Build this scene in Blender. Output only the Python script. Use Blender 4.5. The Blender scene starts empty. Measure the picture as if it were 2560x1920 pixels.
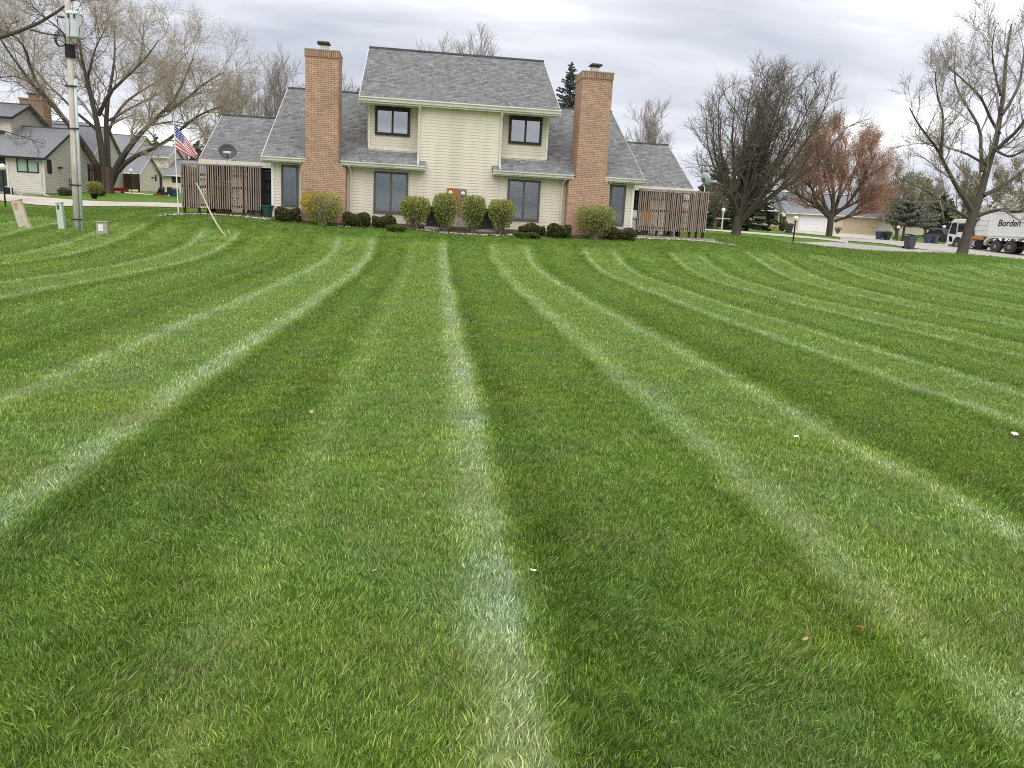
import bpy, bmesh, math, random
import numpy as np
from mathutils import Vector, Matrix
random.seed(7)
rng = np.random.default_rng(11)
S = bpy.context.scene
COL = S.collection
PI = math.pi
rad = math.radians

# ---------------------------------------------------------------- camera
PITCH, ROLL, EYE = rad(11.852), rad(3.034), 1.6
_f = np.array([0, math.cos(PITCH), -math.sin(PITCH)])
_r0 = np.array([1., 0, 0]); _u0 = np.cross(_r0, _f)
_r = math.cos(ROLL)*_r0 + math.sin(ROLL)*_u0
_u = -math.sin(ROLL)*_r0 + math.cos(ROLL)*_u0
FPX = 1922.
cam_d = bpy.data.cameras.new('camera'); cam = bpy.data.objects.new('camera', cam_d); COL.objects.link(cam)
cam_d.sensor_width = 36; cam_d.lens = FPX/2560*36; cam_d.clip_start = .05; cam_d.clip_end = 2000
cam.matrix_world = Matrix(((_r[0], _u[0], -_f[0], 0), (_r[1], _u[1], -_f[1], 0), (_r[2], _u[2], -_f[2], EYE), (0, 0, 0, 1)))
S.camera = cam

# ---------------------------------------------------------------- sky, sun, exposure (overcast daylight)
SUN_EL, SUN_AZ = rad(54), rad(178)
S.view_settings.view_transform = 'Standard'; S.view_settings.look = 'None'
S.view_settings.gamma = 1; S.view_settings.use_curve_mapping = False
S.view_settings.exposure = 0.66
W = bpy.data.worlds.new('World'); S.world = W; W.use_nodes = True
nt = W.node_tree; nt.nodes.clear()
def N(nt, typ, **kw):
    n = nt.nodes.new(typ)
    for k, v in kw.items():
        if hasattr(n, k): setattr(n, k, v)
        else: n.inputs[k].default_value = v
    return n
def L(nt, a, b): nt.links.new(a, b)
sky = N(nt, 'ShaderNodeTexSky', sky_type='NISHITA', sun_disc=False, sun_elevation=SUN_EL, sun_rotation=SUN_AZ)
bg1 = N(nt, 'ShaderNodeBackground', Strength=.08); L(nt, sky.outputs[0], bg1.inputs[0])
tc = N(nt, 'ShaderNodeTexCoord'); sp = N(nt, 'ShaderNodeSeparateXYZ'); L(nt, tc.outputs['Generated'], sp.inputs[0])
za = N(nt, 'ShaderNodeMath', operation='MAXIMUM'); L(nt, sp.outputs[2], za.inputs[0]); za.inputs[1].default_value = 0
zb = N(nt, 'ShaderNodeMath', operation='ADD'); L(nt, za.outputs[0], zb.inputs[0]); zb.inputs[1].default_value = .22
dx = N(nt, 'ShaderNodeMath', operation='DIVIDE'); L(nt, sp.outputs[0], dx.inputs[0]); L(nt, zb.outputs[0], dx.inputs[1])
dy = N(nt, 'ShaderNodeMath', operation='DIVIDE'); L(nt, sp.outputs[1], dy.inputs[0]); L(nt, zb.outputs[0], dy.inputs[1])
cb = N(nt, 'ShaderNodeCombineXYZ'); L(nt, dx.outputs[0], cb.inputs[0]); L(nt, dy.outputs[0], cb.inputs[1])
mp = N(nt, 'ShaderNodeMapping'); L(nt, cb.outputs[0], mp.inputs[0]); mp.inputs['Location'].default_value = (3.1, 1.75, 0); mp.inputs['Scale'].default_value = (.45, 1.0, 1)
no = N(nt, 'ShaderNodeTexNoise', Scale=1.55, Detail=7.0, Roughness=.54, Distortion=.45); L(nt, mp.outputs[0], no.inputs['Vector'])
cr = N(nt, 'ShaderNodeValToRGB'); L(nt, no.outputs['Fac'], cr.inputs[0])
e = cr.color_ramp.elements
e[0].position = .36; e[0].color = (.38, .40, .46, 1)
e[1].position = .66; e[1].color = (.86, .865, .88, 1)
m_ = cr.color_ramp.elements.new(.47); m_.color = (.485, .50, .555, 1)
m_ = cr.color_ramp.elements.new(.56); m_.color = (.60, .61, .65, 1)
bg2 = N(nt, 'ShaderNodeBackground', Strength=1.0); L(nt, cr.outputs[0], bg2.inputs[0])
mx = N(nt, 'ShaderNodeMixShader', Fac=.94); L(nt, bg1.outputs[0], mx.inputs[1]); L(nt, bg2.outputs[0], mx.inputs[2])
wo = N(nt, 'ShaderNodeOutputWorld'); L(nt, mx.outputs[0], wo.inputs[0])
sd = bpy.data.lights.new('sun', 'SUN'); sd.energy = 1.5; sd.angle = rad(75); sd.color = (1, .965, .91)
sun = bpy.data.objects.new('sun', sd); COL.objects.link(sun)
sdir = Vector((math.sin(SUN_AZ)*math.cos(SUN_EL), math.cos(SUN_AZ)*math.cos(SUN_EL), math.sin(SUN_EL)))
sun.rotation_euler = sdir.to_track_quat('Z', 'Y').to_euler()
S.render.engine = 'CYCLES'
S.cycles.max_bounces = 6; S.cycles.diffuse_bounces = 3; S.cycles.glossy_bounces = 3; S.cycles.transparent_max_bounces = 12
S.cycles.use_denoising = False; S.cycles.filter_width = 1.05

# ---------------------------------------------------------------- pixel tools (measured points of the photograph -> places in the world)
def ray(x, y): return _f + (x-1280)/FPX*_r - (y-960)/FPX*_u
def atY(x, y, Y):
    d = ray(x, y); t = Y/d[1]; return np.array([t*d[0], Y, EYE + t*d[2]])
HX0, HD, YAW = -2.508, 31., rad(7.74)
hx = np.array([math.cos(YAW), math.sin(YAW), 0]); hw = np.array([-math.sin(YAW), math.cos(YAW), 0]); H0 = np.array([HX0, HD, 0])
def UW(u, w, z=0.): return H0 + u*hx + w*hw + np.array([0, 0, z])
def onw(x, y, w):
    d = ray(x, y); c = np.array([0, 0, EYE]) - H0; t = (w - c@hw)/(d@hw); p = c + t*d
    return float(p@hx), float(p[2])
K = 2560/2212.

# ---------------------------------------------------------------- terrain
_cp = []
for X in (-40, -25, -12, -6, 0, 6, 12, 25, 40):
    for Y in (-15, 0, 6, 12): _cp.append((X, Y, 0))
for X in (-6, -2, 3): _cp += [(X, 18, .02), (X, 22, .07)]
for u in (-10, -6, -2, 2, 6, 10):
    for w, z in ((-7, .13), (-5, .28), (-3, .68), (-1.6, 1.06), (-.6, 1.24), (.5, 1.33), (4, 1.4), (12, 1.5)):
        p = UW(u, w); _cp.append((p[0], p[1], z))
for x, y, Y in ((194, 575, 27), (62, 567, 26.5), (156, 574, 27), (257, 583, 26), (14, 518, 35), (0, 502.5, 38), (104, 514.5, 37.5), (184, 517, 37),
                (447, 520, 36), (0, 487, 42), (108, 495, 42), (239, 504, 41.5), (447, 509, 41), (65, 488, 46), (276, 482, 50), (365, 490, 60), (352, 475, 80),
                (415, 496, 60), (1836, 591, 44), (1767, 576, 60), (2060, 603, 56), (1982, 608, 54), (2200, 630, 52), (2428, 643, 50), (2560, 651, 49),
                (2000, 612, 53.5), (2271, 624, 57), (2068, 581, 95), (2190, 588, 95), (1896, 569, 95), (2197, 602, 85), (2327, 610, 90), (2490, 633, 62),
                (2371, 613, 72), (2405, 636, 48), (2072, 590.5, 72)):
    p = atY(x, y, Y); _cp.append((p[0], p[1], p[2]))
for X, Y, z in ((14, 24, .05), (22, 24, .03), (30, 26, .1), (20, 34, .22), (28, 36, .3), (-22, 20, .05), (-30, 24, .4), (-14, 22, .08), (40, 40, .5),
                (0, 90, 2.2), (0, 150, 3), (-100, 100, 3.2), (100, 120, 2.2), (-200, 60, 2.5), (200, 60, 1.2), (0, 300, 3), (-250, 300, 3), (250, 300, 3),
                (-150, 0, .5), (150, 0, .2), (-60, 50, 2), (75, 60, 1.2), (0, -60, 0), (-200, -60, 0), (200, -60, 0), (20, 80, 2.0), (20, 60, 1.7)):
    _cp.append((X, Y, z))
_cp = np.array(_cp, float)
def _phi(r2): return .5*r2*np.log(r2 + 1e-9)
_n = len(_cp)
_A = np.zeros((_n+3, _n+3)); _q = _cp[:, :2]/30
_A[:_n, :_n] = _phi(((_q[:, None]-_q[None])**2).sum(-1)) + np.eye(_n)*2e-4
_A[:_n, _n] = 1; _A[:_n, _n+1:] = _q; _A[_n:, :_n] = _A[:_n, _n:].T
_wt = np.linalg.solve(_A, np.r_[_cp[:, 2], 0, 0, 0])
def gza(X, Y):
    X = np.asarray(X, float); Y = np.asarray(Y, float); sh = X.shape
    q = np.stack([X.ravel(), Y.ravel()], -1)/30; out = np.empty(len(q))
    for i in range(0, len(q), 4000):
        c = q[i:i+4000]
        out[i:i+4000] = _phi(((c[:, None]-_q[None])**2).sum(-1))@_wt[:_n] + _wt[_n] + c@_wt[_n+1:]
    return out.reshape(sh)
def _axis(b):
    out = [b[0][0]]
    for (a, c, n) in b: out += list(np.linspace(a, c, n+1)[1:])
    return np.array(out)
GX = _axis([(-420, -120, 12), (-120, -60, 30), (-60, 60, 170), (60, 120, 30), (120, 420, 12)])
GY = _axis([(-80, -10, 10), (-10, 60, 110), (60, 110, 40), (110, 200, 25), (200, 600, 14)])
_gx, _gy = np.meshgrid(GX, GY)
GZ = gza(_gx, _gy)
def gz(x, y):       # height of the ground mesh (bilinear)
    i = int(np.clip(np.searchsorted(GX, x)-1, 0, len(GX)-2)); j = int(np.clip(np.searchsorted(GY, y)-1, 0, len(GY)-2))
    a = (x-GX[i])/(GX[i+1]-GX[i]); b = (y-GY[j])/(GY[j+1]-GY[j])
    return float((GZ[j, i]*(1-a)+GZ[j, i+1]*a)*(1-b) + (GZ[j+1, i]*(1-a)+GZ[j+1, i+1]*a)*b)
def gzv(x, y):
    x = np.asarray(x); y = np.asarray(y)
    i = np.clip(np.searchsorted(GX, x)-1, 0, len(GX)-2); j = np.clip(np.searchsorted(GY, y)-1, 0, len(GY)-2)
    a = (x-GX[i])/(GX[i+1]-GX[i]); b = (y-GY[j])/(GY[j+1]-GY[j])
    return (GZ[j, i]*(1-a)+GZ[j, i+1]*a)*(1-b) + (GZ[j+1, i]*(1-a)+GZ[j+1, i+1]*a)*b
def hit(x, y):      # where the sight line through a point of the photograph meets the ground
    d = ray(x, y)
    t = np.linspace(1.5, 160, 4000); X = t*d[0]; Y = t*d[1]; Z = EYE+t*d[2]
    b = Z < gzv(X, Y); k = int(np.argmax(b)) if b.any() else len(t)-1
    return np.array([X[k], Y[k], gz(X[k], Y[k])])
def ground_at(x, y, Y):  # place under a photo point at distance Y, dropped on the ground
    p = atY(x, y, Y); p[2] = gz(p[0], p[1]); return p

# ---------------------------------------------------------------- materials
MATS = {}
def newmat(name):
    m = bpy.data.materials.new(name); m.use_nodes = True; t = m.node_tree; t.nodes.clear()
    out = N(t, 'ShaderNodeOutputMaterial'); b = N(t, 'ShaderNodeBsdfPrincipled'); L(t, b.outputs[0], out.inputs[0])
    MATS[name] = m
    return m, t, b, out
def M(name, col, rough=.6, var=.18, scale=6, bump=0, metal=0, spec=.3, stretch=(1, 1, 1), attr=False, dirt=None):
    m, t, b, out = newmat(name)
    b.inputs['Roughness'].default_value = rough; b.inputs['Metallic'].default_value = metal; b.inputs['Specular IOR Level'].default_value = spec
    tc = N(t, 'ShaderNodeTexCoord'); mp = N(t, 'ShaderNodeMapping'); L(t, tc.outputs['Object'], mp.inputs[0]); mp.inputs['Scale'].default_value = stretch
    n = N(t, 'ShaderNodeTexNoise', Scale=scale, Detail=5.0, Roughness=.6); L(t, mp.outputs[0], n.inputs['Vector'])
    r = N(t, 'ShaderNodeValToRGB'); L(t, n.outputs['Fac'], r.inputs[0])
    c = np.array(col[:3]); lo = c*(1-var); hi = np.minimum(c*(1+var), 1)
    r.color_ramp.elements[0].position = .3; r.color_ramp.elements[0].color = (*lo, 1)
    r.color_ramp.elements[1].position = .7; r.color_ramp.elements[1].color = (*hi, 1)
    src = r.outputs[0]
    if dirt:
        n2 = N(t, 'ShaderNodeTexNoise', Scale=dirt[1], Detail=4.0); L(t, tc.outputs['Object'], n2.inputs['Vector'])
        r2 = N(t, 'ShaderNodeValToRGB'); L(t, n2.outputs['Fac'], r2.inputs[0]); r2.color_ramp.elements[0].position = .5; r2.color_ramp.elements[1].position = .72
        x = N(t, 'ShaderNodeMix', data_type='RGBA'); L(t, r2.outputs[0], x.inputs[0]); L(t, src, x.inputs[6]); x.inputs[7].default_value = (*dirt[0], 1); src = x.outputs[2]
    if attr:
        a = N(t, 'ShaderNodeAttribute', attribute_name='tint')
        x = N(t, 'ShaderNodeMix', data_type='RGBA', blend_type='MULTIPLY'); x.inputs[0].default_value = 1
        L(t, src, x.inputs[6]); L(t, a.outputs['Color'], x.inputs[7]); src = x.outputs[2]
    L(t, src, b.inputs['Base Color'])
    if bump:
        bp = N(t, 'ShaderNodeBump', Strength=bump, Distance=.02); L(t, n.outputs['Fac'], bp.inputs['Height']); L(t, bp.outputs[0], b.inputs['Normal'])
    return m
M('siding', (.745, .67, .555), .55, .04, 3, dirt=((.62, .57, .45), 1.1))
M('siding_tan', (.64, .58, .45), .55, .05, 3)
M('siding_grey', (.68, .62, .55), .6, .05, 3)
M('siding_cream', (.80, .71, .59), .7, .05, 3)
M('trim', (.80, .765, .66), .45, .04, 4, dirt=((.62, .60, .53), 2.5))
M('gutter', (.78, .76, .69), .35, .05, 2, dirt=((.58, .56, .50), 1.6), spec=.5)
M('white_trim', (.82, .82, .80), .4, .03)
M('shingle', (.245, .246, .25), .95, .28, 30, bump=.4, attr=True, spec=.12, stretch=(1, 3, 3))
M('shingle_far', (.24, .245, .26), .9, .28, 9, bump=.3, stretch=(1, 1, 3))
M('roof_felt', (.08, .08, .085), .95)
M('ridge_dark', (.10, .10, .11), .9)
M('brick', (.52, .335, .24), .9, .10, 14, bump=.3, attr=True, spec=.15, dirt=((.43, .29, .21), .9))
M('mortar', (.50, .355, .275), .95, .1, 20)
M('brick_far', (.40, .255, .18), .9, .2, 6)
M('frame_dark', (.022, .02, .02), .4, .1)
M('frame_brown', (.11, .10, .097), .45, .1)
M('concrete', (.36, .34, .30), .9, .14, 3, bump=.2, dirt=((.22, .20, .18), 1.5))
M('paving', (.60, .54, .46), .9, .10, 1.2, dirt=((.48, .43, .37), .5))
M('road', (.50, .46, .415), .9, .10, .9, dirt=((.40, .37, .34), .3))
M('mulch', (.10, .072, .052), 1, .5, 14, bump=.8)
M('stone', (.50, .46, .40), .9, .25, 5, attr=True)
M('cedar', (.315, .245, .198), .8, .25, 3, stretch=(14, 14, 1), attr=True)
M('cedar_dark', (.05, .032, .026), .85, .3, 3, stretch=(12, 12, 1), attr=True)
M('fence_brown', (.105, .07, .055), .85, .3, 2, stretch=(10, 10, 1), attr=True)
M('black', (.012, .012, .013), .5, .2)
M('iron', (.02, .02, .022), .45, .2, spec=.5)
M('globe', (.86, .84, .78), .3, .03)
M('pole_wood', (.68, .61, .57), .85, .25, 3, bump=.5, stretch=(9, 9, .35), dirt=((.48, .44, .40), 1.2))
M('conduit', (.58, .63, .62), .5, .06, 2)
M('can_grey', (.64, .665, .69), .4, .05, 1.5, dirt=((.52, .56, .55), 2))
M('can_lid', (.74, .73, .68), .5, .1)
M('ped_tan', (.60, .53, .43), .55, .12, 4, dirt=((.47, .33, .22), 3))
M('ped_grey', (.56, .62, .58), .5, .06, 3)
M('ped_olive', (.40, .37, .27), .6, .12, 4)
M('orange', (.70, .22, .06), .6, .2, 30)
M('guy_yellow', (.56, .48, .34), .6, .2, 5, dirt=((.60, .56, .46), 2))
M('dish_dark', (.075, .078, .095), .45, .06)
M('dish_light', (.55, .57, .62), .4, .05)
M('metal', (.45, .45, .46), .35, .1, metal=.8)
M('ac_dark', (.045, .055, .052), .55, .2)
M('rust_panel', (.34, .14, .06), .7, .3, 5)
M('meter_grey', (.20, .20, .17), .5, .1)
M('glass_white', (.8, .8, .78), .15, .05, spec=.6)
M('pot_green', (.025, .07, .065), .5, .1)
M('bark', (.10, .083, .068), .95, .35, 5, bump=.8, stretch=(3, 3, .7))
M('bark_grey', (.105, .09, .077), .95, .35, 5, bump=.8, stretch=(3, 3, .7))
M('bark_pale', (.17, .145, .125), .95, .25, 5, bump=.4)
M('twig_willow', (.40, .325, .255), .9, .25, 2)
M('twig_pale', (.34, .29, .265), .9, .25, 2)
M('twig_dark', (.165, .138, .115), .9, .3, 2)
M('twig_red', (.20, .12, .09), .9, .3, 2)
def leafmat(name, a, b_, trans=.25):
    m, t, b, out = newmat(name); b.inputs['Roughness'].default_value = .6; b.inputs['Specular IOR Level'].default_value = .2
    at = N(t, 'ShaderNodeAttribute', attribute_name='tint')
    x = N(t, 'ShaderNodeMix', data_type='RGBA'); L(t, at.outputs['Fac'], x.inputs[0]); x.inputs[6].default_value = (*a, 1); x.inputs[7].default_value = (*b_, 1)
    L(t, x.outputs[2], b.inputs['Base Color'])
    if trans:
        tr = N(t, 'ShaderNodeBsdfTranslucent'); L(t, x.outputs[2], tr.inputs[0]); ms = N(t, 'ShaderNodeMixShader', Fac=trans)
        L(t, b.outputs[0], ms.inputs[1]); L(t, tr.outputs[0], ms.inputs[2]); L(t, ms.outputs[0], out.inputs[0])
    return m
leafmat('leaf_willow', (.36, .30, .18), (.52, .46, .29))
leafmat('leaf_red', (.38, .195, .125), (.53, .345, .235))
leafmat('leaf_bud', (.28, .22, .16), (.50, .42, .32))
leafmat('leaf_olive', (.12, .12, .04), (.24, .21, .075))
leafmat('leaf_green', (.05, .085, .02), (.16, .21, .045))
leafmat('leaf_yellow', (.28, .27, .03), (.62, .46, .03))
leafmat('leaf_lime', (.22, .25, .055), (.43, .45, .10))
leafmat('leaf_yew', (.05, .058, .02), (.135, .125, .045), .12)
leafmat('leaf_fir', (.06, .075, .045), (.22, .24, .18), .1)
leafmat('leaf_pine', (.028, .042, .022), (.075, .095, .05), .1)
leafmat('leaf_spruce', (.04, .062, .052), (.11, .14, .125), .08)
leafmat('leaf_white', (.55, .55, .42), (.8, .8, .68))
M('truck_white', (.88, .88, .87), .35, .03, 1, dirt=((.80, .79, .76), 1.3), spec=.5)
M('truck_black', (.02, .02, .022), .6, .2)
M('tyre', (.055, .052, .05), .9, .2)
M('rim', (.30, .28, .26), .6, .2, dirt=((.18, .17, .15), 5))
M('truck_orange', (.62, .26, .05), .6, .2)
M('logo_yellow', (.75, .45, .05), .5, .1)
M('lettering', (.03, .03, .035), .5, .05)
M('bin_grey', (.075, .088, .095), .5, .15, 3)
M('bin_blue', (.06, .085, .14), .5, .15, 3)
M('car_black', (.012, .013, .016), .2, .1, spec=.6)
M('car_red', (.36, .03, .03), .4, .1)
M('car_grey', (.06, .06, .07), .25, .1)
M('garage_white', (.82, .82, .82), .5, .03)
M('garage_tan', (.52, .44, .28), .6, .06, 2)
M('paper', (.82, .82, .80), .7, .05)
M('leaf_brown', (.36, .13, .06), .7, .3, 20)
M('leaf_tan', (.52, .38, .24), .7, .3, 20)
M('orange_chair', (.50, .22, .07), .6, .2)
M('hydrant_yellow', (.68, .52, .14), .6, .1)
def glassmat(name, tint, refl=.9, dark=.5):
    m, t, b, out = newmat(name)
    tr = N(t, 'ShaderNodeBsdfTransparent'); tr.inputs[0].default_value = (*tint, 1)
    gl = N(t, 'ShaderNodeBsdfGlossy', Roughness=.03); gl.inputs[0].default_value = (refl, refl, refl*1.02, 1)
    fr = N(t, 'ShaderNodeFresnel', IOR=1.9); ad = N(t, 'ShaderNodeMath', operation='ADD'); L(t, fr.outputs[0], ad.inputs[0]); ad.inputs[1].default_value = dark; ad.use_clamp = True
    ms = N(t, 'ShaderNodeMixShader'); L(t, ad.outputs[0], ms.inputs[0]); L(t, tr.outputs[0], ms.inputs[1]); L(t, gl.outputs[0], ms.inputs[2]); L(t, ms.outputs[0], out.inputs[0])
    return m
glassmat('glass_up', (.55, .6, .6), .9, .27)
glassmat('glass_low', (.75, .8, .8), .9, .02)
M('curtain', (.36, .47, .43), .9, .1, 3, stretch=(6, 6, .3))
M('room_dark', (.045, .055, .055), .9, .3, 2)
M('blind', (.42, .46, .46), .8, .06, 2)
M('dark_glass', (.015, .018, .02), .08, .1, spec=.6)

# flag cloth: stripes and canton from the mesh's own UV
m, t, b, out = newmat('flag_cloth'); b.inputs['Roughness'].default_value = .8
uv = N(t, 'ShaderNodeUVMap'); sp = N(t, 'ShaderNodeSeparateXYZ'); L(t, uv.outputs[0], sp.inputs[0])
def mth(t, op, a, b=None, clamp=False):
    n = N(t, 'ShaderNodeMath', operation=op); n.use_clamp = clamp
    for i, v in enumerate((a, b)):
        if v is None: continue
        if isinstance(v, (int, float)): n.inputs[i].default_value = v
        else: L(t, v, n.inputs[i])
    return n.outputs[0]
st = mth(t, 'MODULO', mth(t, 'FLOOR', mth(t, 'MULTIPLY', sp.outputs[1], 13)), 2)
x1 = N(t, 'ShaderNodeMix', data_type='RGBA'); L(t, st, x1.inputs[0]); x1.inputs[6].default_value = (.55, .05, .08, 1); x1.inputs[7].default_value = (.82, .80, .80, 1)
can = mth(t, 'MULTIPLY', mth(t, 'LESS_THAN', sp.outputs[0], .4), mth(t, 'GREATER_THAN', sp.outputs[1], 6/13.))
fu = mth(t, 'SUBTRACT', mth(t, 'FRACT', mth(t, 'MULTIPLY', sp.outputs[0], 15)), .5); fv = mth(t, 'SUBTRACT', mth(t, 'FRACT', mth(t, 'MULTIPLY', sp.outputs[1], 9.3)), .5)
star = mth(t, 'LESS_THAN', mth(t, 'ADD', mth(t, 'MULTIPLY', fu, fu), mth(t, 'MULTIPLY', fv, fv)), .06)
x2 = N(t, 'ShaderNodeMix', data_type='RGBA'); L(t, star, x2.inputs[0]); x2.inputs[6].default_value = (.06, .07, .26, 1); x2.inputs[7].default_value = (.8, .8, .82, 1)
x3 = N(t, 'ShaderNodeMix', data_type='RGBA'); L(t, can, x3.inputs[0]); L(t, x1.outputs[2], x3.inputs[6]); L(t, x2.outputs[2], x3.inputs[7]); L(t, x3.outputs[2], b.inputs['Base Color'])

# mown lawn: sheen of the bent blades painted into the colour; light and dark passes follow u = x + .108 y - .3 in the lawn itself
def mow_group():
    g = bpy.data.node_groups.new('mown_passes', 'ShaderNodeTree')
    g.interface.new_socket('Color', in_out='OUTPUT', socket_type='NodeSocketColor')
    g.interface.new_socket('Height', in_out='OUTPUT', socket_type='NodeSocketFloat')
    go = g.nodes.new('NodeGroupOutput')
    geo = N(g, 'ShaderNodeNewGeometry'); sp = N(g, 'ShaderNodeSeparateXYZ'); L(g, geo.outputs['Position'], sp.inputs[0])
    X, Y = sp.outputs[0], sp.outputs[1]
    flat = N(g, 'ShaderNodeCombineXYZ'); L(g, X, flat.inputs[0]); L(g, Y, flat.inputs[1])
    def noise(scale, detail=3., rough=.6, st=(1, 1, 1), loc=(0, 0, 0)):
        mp = N(g, 'ShaderNodeMapping'); L(g, flat.outputs[0], mp.inputs[0]); mp.inputs['Scale'].default_value = st; mp.inputs['Location'].default_value = loc
        n = N(g, 'ShaderNodeTexNoise', Scale=scale, Detail=detail, Roughness=rough); L(g, mp.outputs[0], n.inputs['Vector']); return n.outputs['Fac']
    wob = mth(g, 'MULTIPLY', mth(g, 'SUBTRACT', noise(.35, 2.), .5), .26)
    wob2 = mth(g, 'MULTIPLY', mth(g, 'SUBTRACT', noise(5., 3.), .5), .13)
    u = mth(g, 'ADD', mth(g, 'ADD', mth(g, 'SUBTRACT', mth(g, 'ADD', X, mth(g, 'MULTIPLY', Y, .108)), .3), wob), wob2)
    # central passes
    r1 = N(g, 'ShaderNodeValToRGB'); mr = mth(g, 'DIVIDE', mth(g, 'ADD', u, 5.2), 12.4); L(g, mr, r1.inputs[0])
    stops = [(-5.1, .40), (-4.6, .18), (-4.35, .40), (-3.9, .46), (-3.67, .95), (-3.48, .56), (-2.70, .54), (-2.56, .90), (-2.42, .95), (-2.32, .42), (-2.24, .12), (-1.8, .38), (-1.4, .22), (-1.22, .48),
             (-1.05, .64), (-.9, .46), (-.22, .52), (-.08, .86), (.08, .94), (.17, .44), (.24, .12), (.62, .33), (1.4, .36), (1.55, .22), (1.70, .80), (1.84, .84), (2.05, .52),
             (2.85, .52), (3.04, .92), (3.2, .46), (3.42, .18), (4.2, .38)]
    el = r1.color_ramp.elements
    for k, (p, v) in enumerate(stops):
        q = el[k] if k < 2 else el.new((p+5.2)/12.4)
        q.position = (p+5.2)/12.4; q.color = (v, v, v, 1)
    # repeating pairs of passes further out
    fr = mth(g, 'FRACT', mth(g, 'DIVIDE', mth(g, 'ADD', u, 40*3.38-5.15), 3.38))
    r2 = N(g, 'ShaderNodeValToRGB'); L(g, fr, r2.inputs[0]); el = r2.color_ramp.elements
    for k, (p, v) in enumerate([(0, .86), (.035, .84), (.075, .52), (.30, .52), (.345, .93), (.39, .48), (.44, .16), (.55, .36), (.655, .40), (.69, .60), (.725, .36), (.88, .34), (.94, .17), (.975, .5)]):
        q = el[k] if k < 2 else el.new(p)
        q.position = p; q.color = (v, v, v, 1)
    inner = mth(g, 'MULTIPLY', mth(g, 'GREATER_THAN', u, -5.1), mth(g, 'LESS_THAN', u, 4.3))
    mixr = N(g, 'ShaderNodeMix', data_type='FLOAT'); L(g, inner, mixr.inputs[0]); L(g, r2.outputs[0], mixr.inputs[2]); L(g, r1.outputs[0], mixr.inputs[3])
    v = mixr.outputs[0]
    # passes end before the planting bed and beyond the drive
    w = mth(g, 'ADD', mth(g, 'MULTIPLY', mth(g, 'SUBTRACT', X, HX0), -math.sin(YAW)), mth(g, 'MULTIPLY', mth(g, 'SUBTRACT', Y, HD), math.cos(YAW)))
    xu = mth(g, 'ADD', mth(g, 'MULTIPLY', mth(g, 'SUBTRACT', X, HX0), math.cos(YAW)), mth(g, 'MULTIPLY', mth(g, 'SUBTRACT', Y, HD), math.sin(YAW)))
    far = mth(g, 'MULTIPLY', mth(g, 'MAXIMUM', mth(g, 'SUBTRACT', mth(g, 'ABSOLUTE', xu), 9.5), 0), .5)
    fade = N(g, 'ShaderNodeMapRange', interpolation_type='SMOOTHSTEP'); L(g, mth(g, 'SUBTRACT', w, mth(g, 'MINIMUM', far, 11)), fade.inputs[0])
    fade.inputs[1].default_value = -3.1; fade.inputs[2].default_value = -2.2; fade.inputs[3].default_value = 0; fade.inputs[4].default_value = 1
    mf = N(g, 'ShaderNodeMix', data_type='FLOAT'); L(g, fade.outputs[0], mf.inputs[0]); L(g, v, mf.inputs[2]); mf.inputs[3].default_value = .2
    v = mf.outputs[0]
    # passes are stronger in some stretches than in others; clumps
    amp = mth(g, 'ADD', .45, mth(g, 'MULTIPLY', noise(.5, 2., .5, (1, .5, 1), (4, 2, 0)), .9))
    v = mth(g, 'ADD', .49, mth(g, 'MULTIPLY', mth(g, 'SUBTRACT', v, .45), mth(g, 'MULTIPLY', amp, .92)))
    big = noise(.28, 3.); mid = noise(2.3, 4., .65); fine = noise(13, 4., .7, (1, .55, 1)); vf = noise(60, 3., .75, (1, .5, 1))
    v = mth(g, 'ADD', v, mth(g, 'MULTIPLY', mth(g, 'SUBTRACT', big, .5), .25))
    v = mth(g, 'ADD', v, mth(g, 'MULTIPLY', mth(g, 'SUBTRACT', mid, .5), .36))
    v = mth(g, 'ADD', v, mth(g, 'MULTIPLY', mth(g, 'SUBTRACT', fine, .5), .34))
    v = mth(g, 'ADD', v, mth(g, 'MULTIPLY', mth(g, 'SUBTRACT', vf, .5), .40), True)
    rc = N(g, 'ShaderNodeValToRGB'); L(g, v, rc.inputs[0]); el = rc.color_ramp.elements
    for k, (p, c) in enumerate([(0, (.070, .138, .018)), (.22, (.158, .272, .040)), (.45, (.236, .380, .074)), (.66, (.325, .470, .135)), (.85, (.425, .565, .255)), (1, (.52, .65, .39))]):
        q = el[k] if k < 2 else el.new(p)
        q.position = p; q.color = (*c, 1)
    # yellowish and bluish patches of turf
    hue = noise(.8, 3., .6, (1, 1, 1), (9, 1, 0))
    r3 = N(g, 'ShaderNodeValToRGB'); L(g, hue, r3.inputs[0]); el = r3.color_ramp.elements
    el[0].position = .34; el[0].color = (.93, .99, 1.10, 1); el[1].position = .68; el[1].color = (1.06, 1.02, .84, 1)
    mm = N(g, 'ShaderNodeMix', data_type='RGBA', blend_type='MULTIPLY'); mm.inputs[0].default_value = 1; L(g, rc.outputs[0], mm.inputs[6]); L(g, r3.outputs[0], mm.inputs[7])
    L(g, mm.outputs[2], go.inputs['Color'])
    L(g, mth(g, 'ADD', mth(g, 'MULTIPLY', fine, .6), mth(g, 'MULTIPLY', vf, .5)), go.inputs['Height'])
    return g
MOW = mow_group()
m, t, b, out = newmat('lawn'); b.inputs['Roughness'].default_value = .85; b.inputs['Specular IOR Level'].default_value = .12
gn = N(t, 'ShaderNodeGroup'); gn.node_tree = MOW
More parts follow.
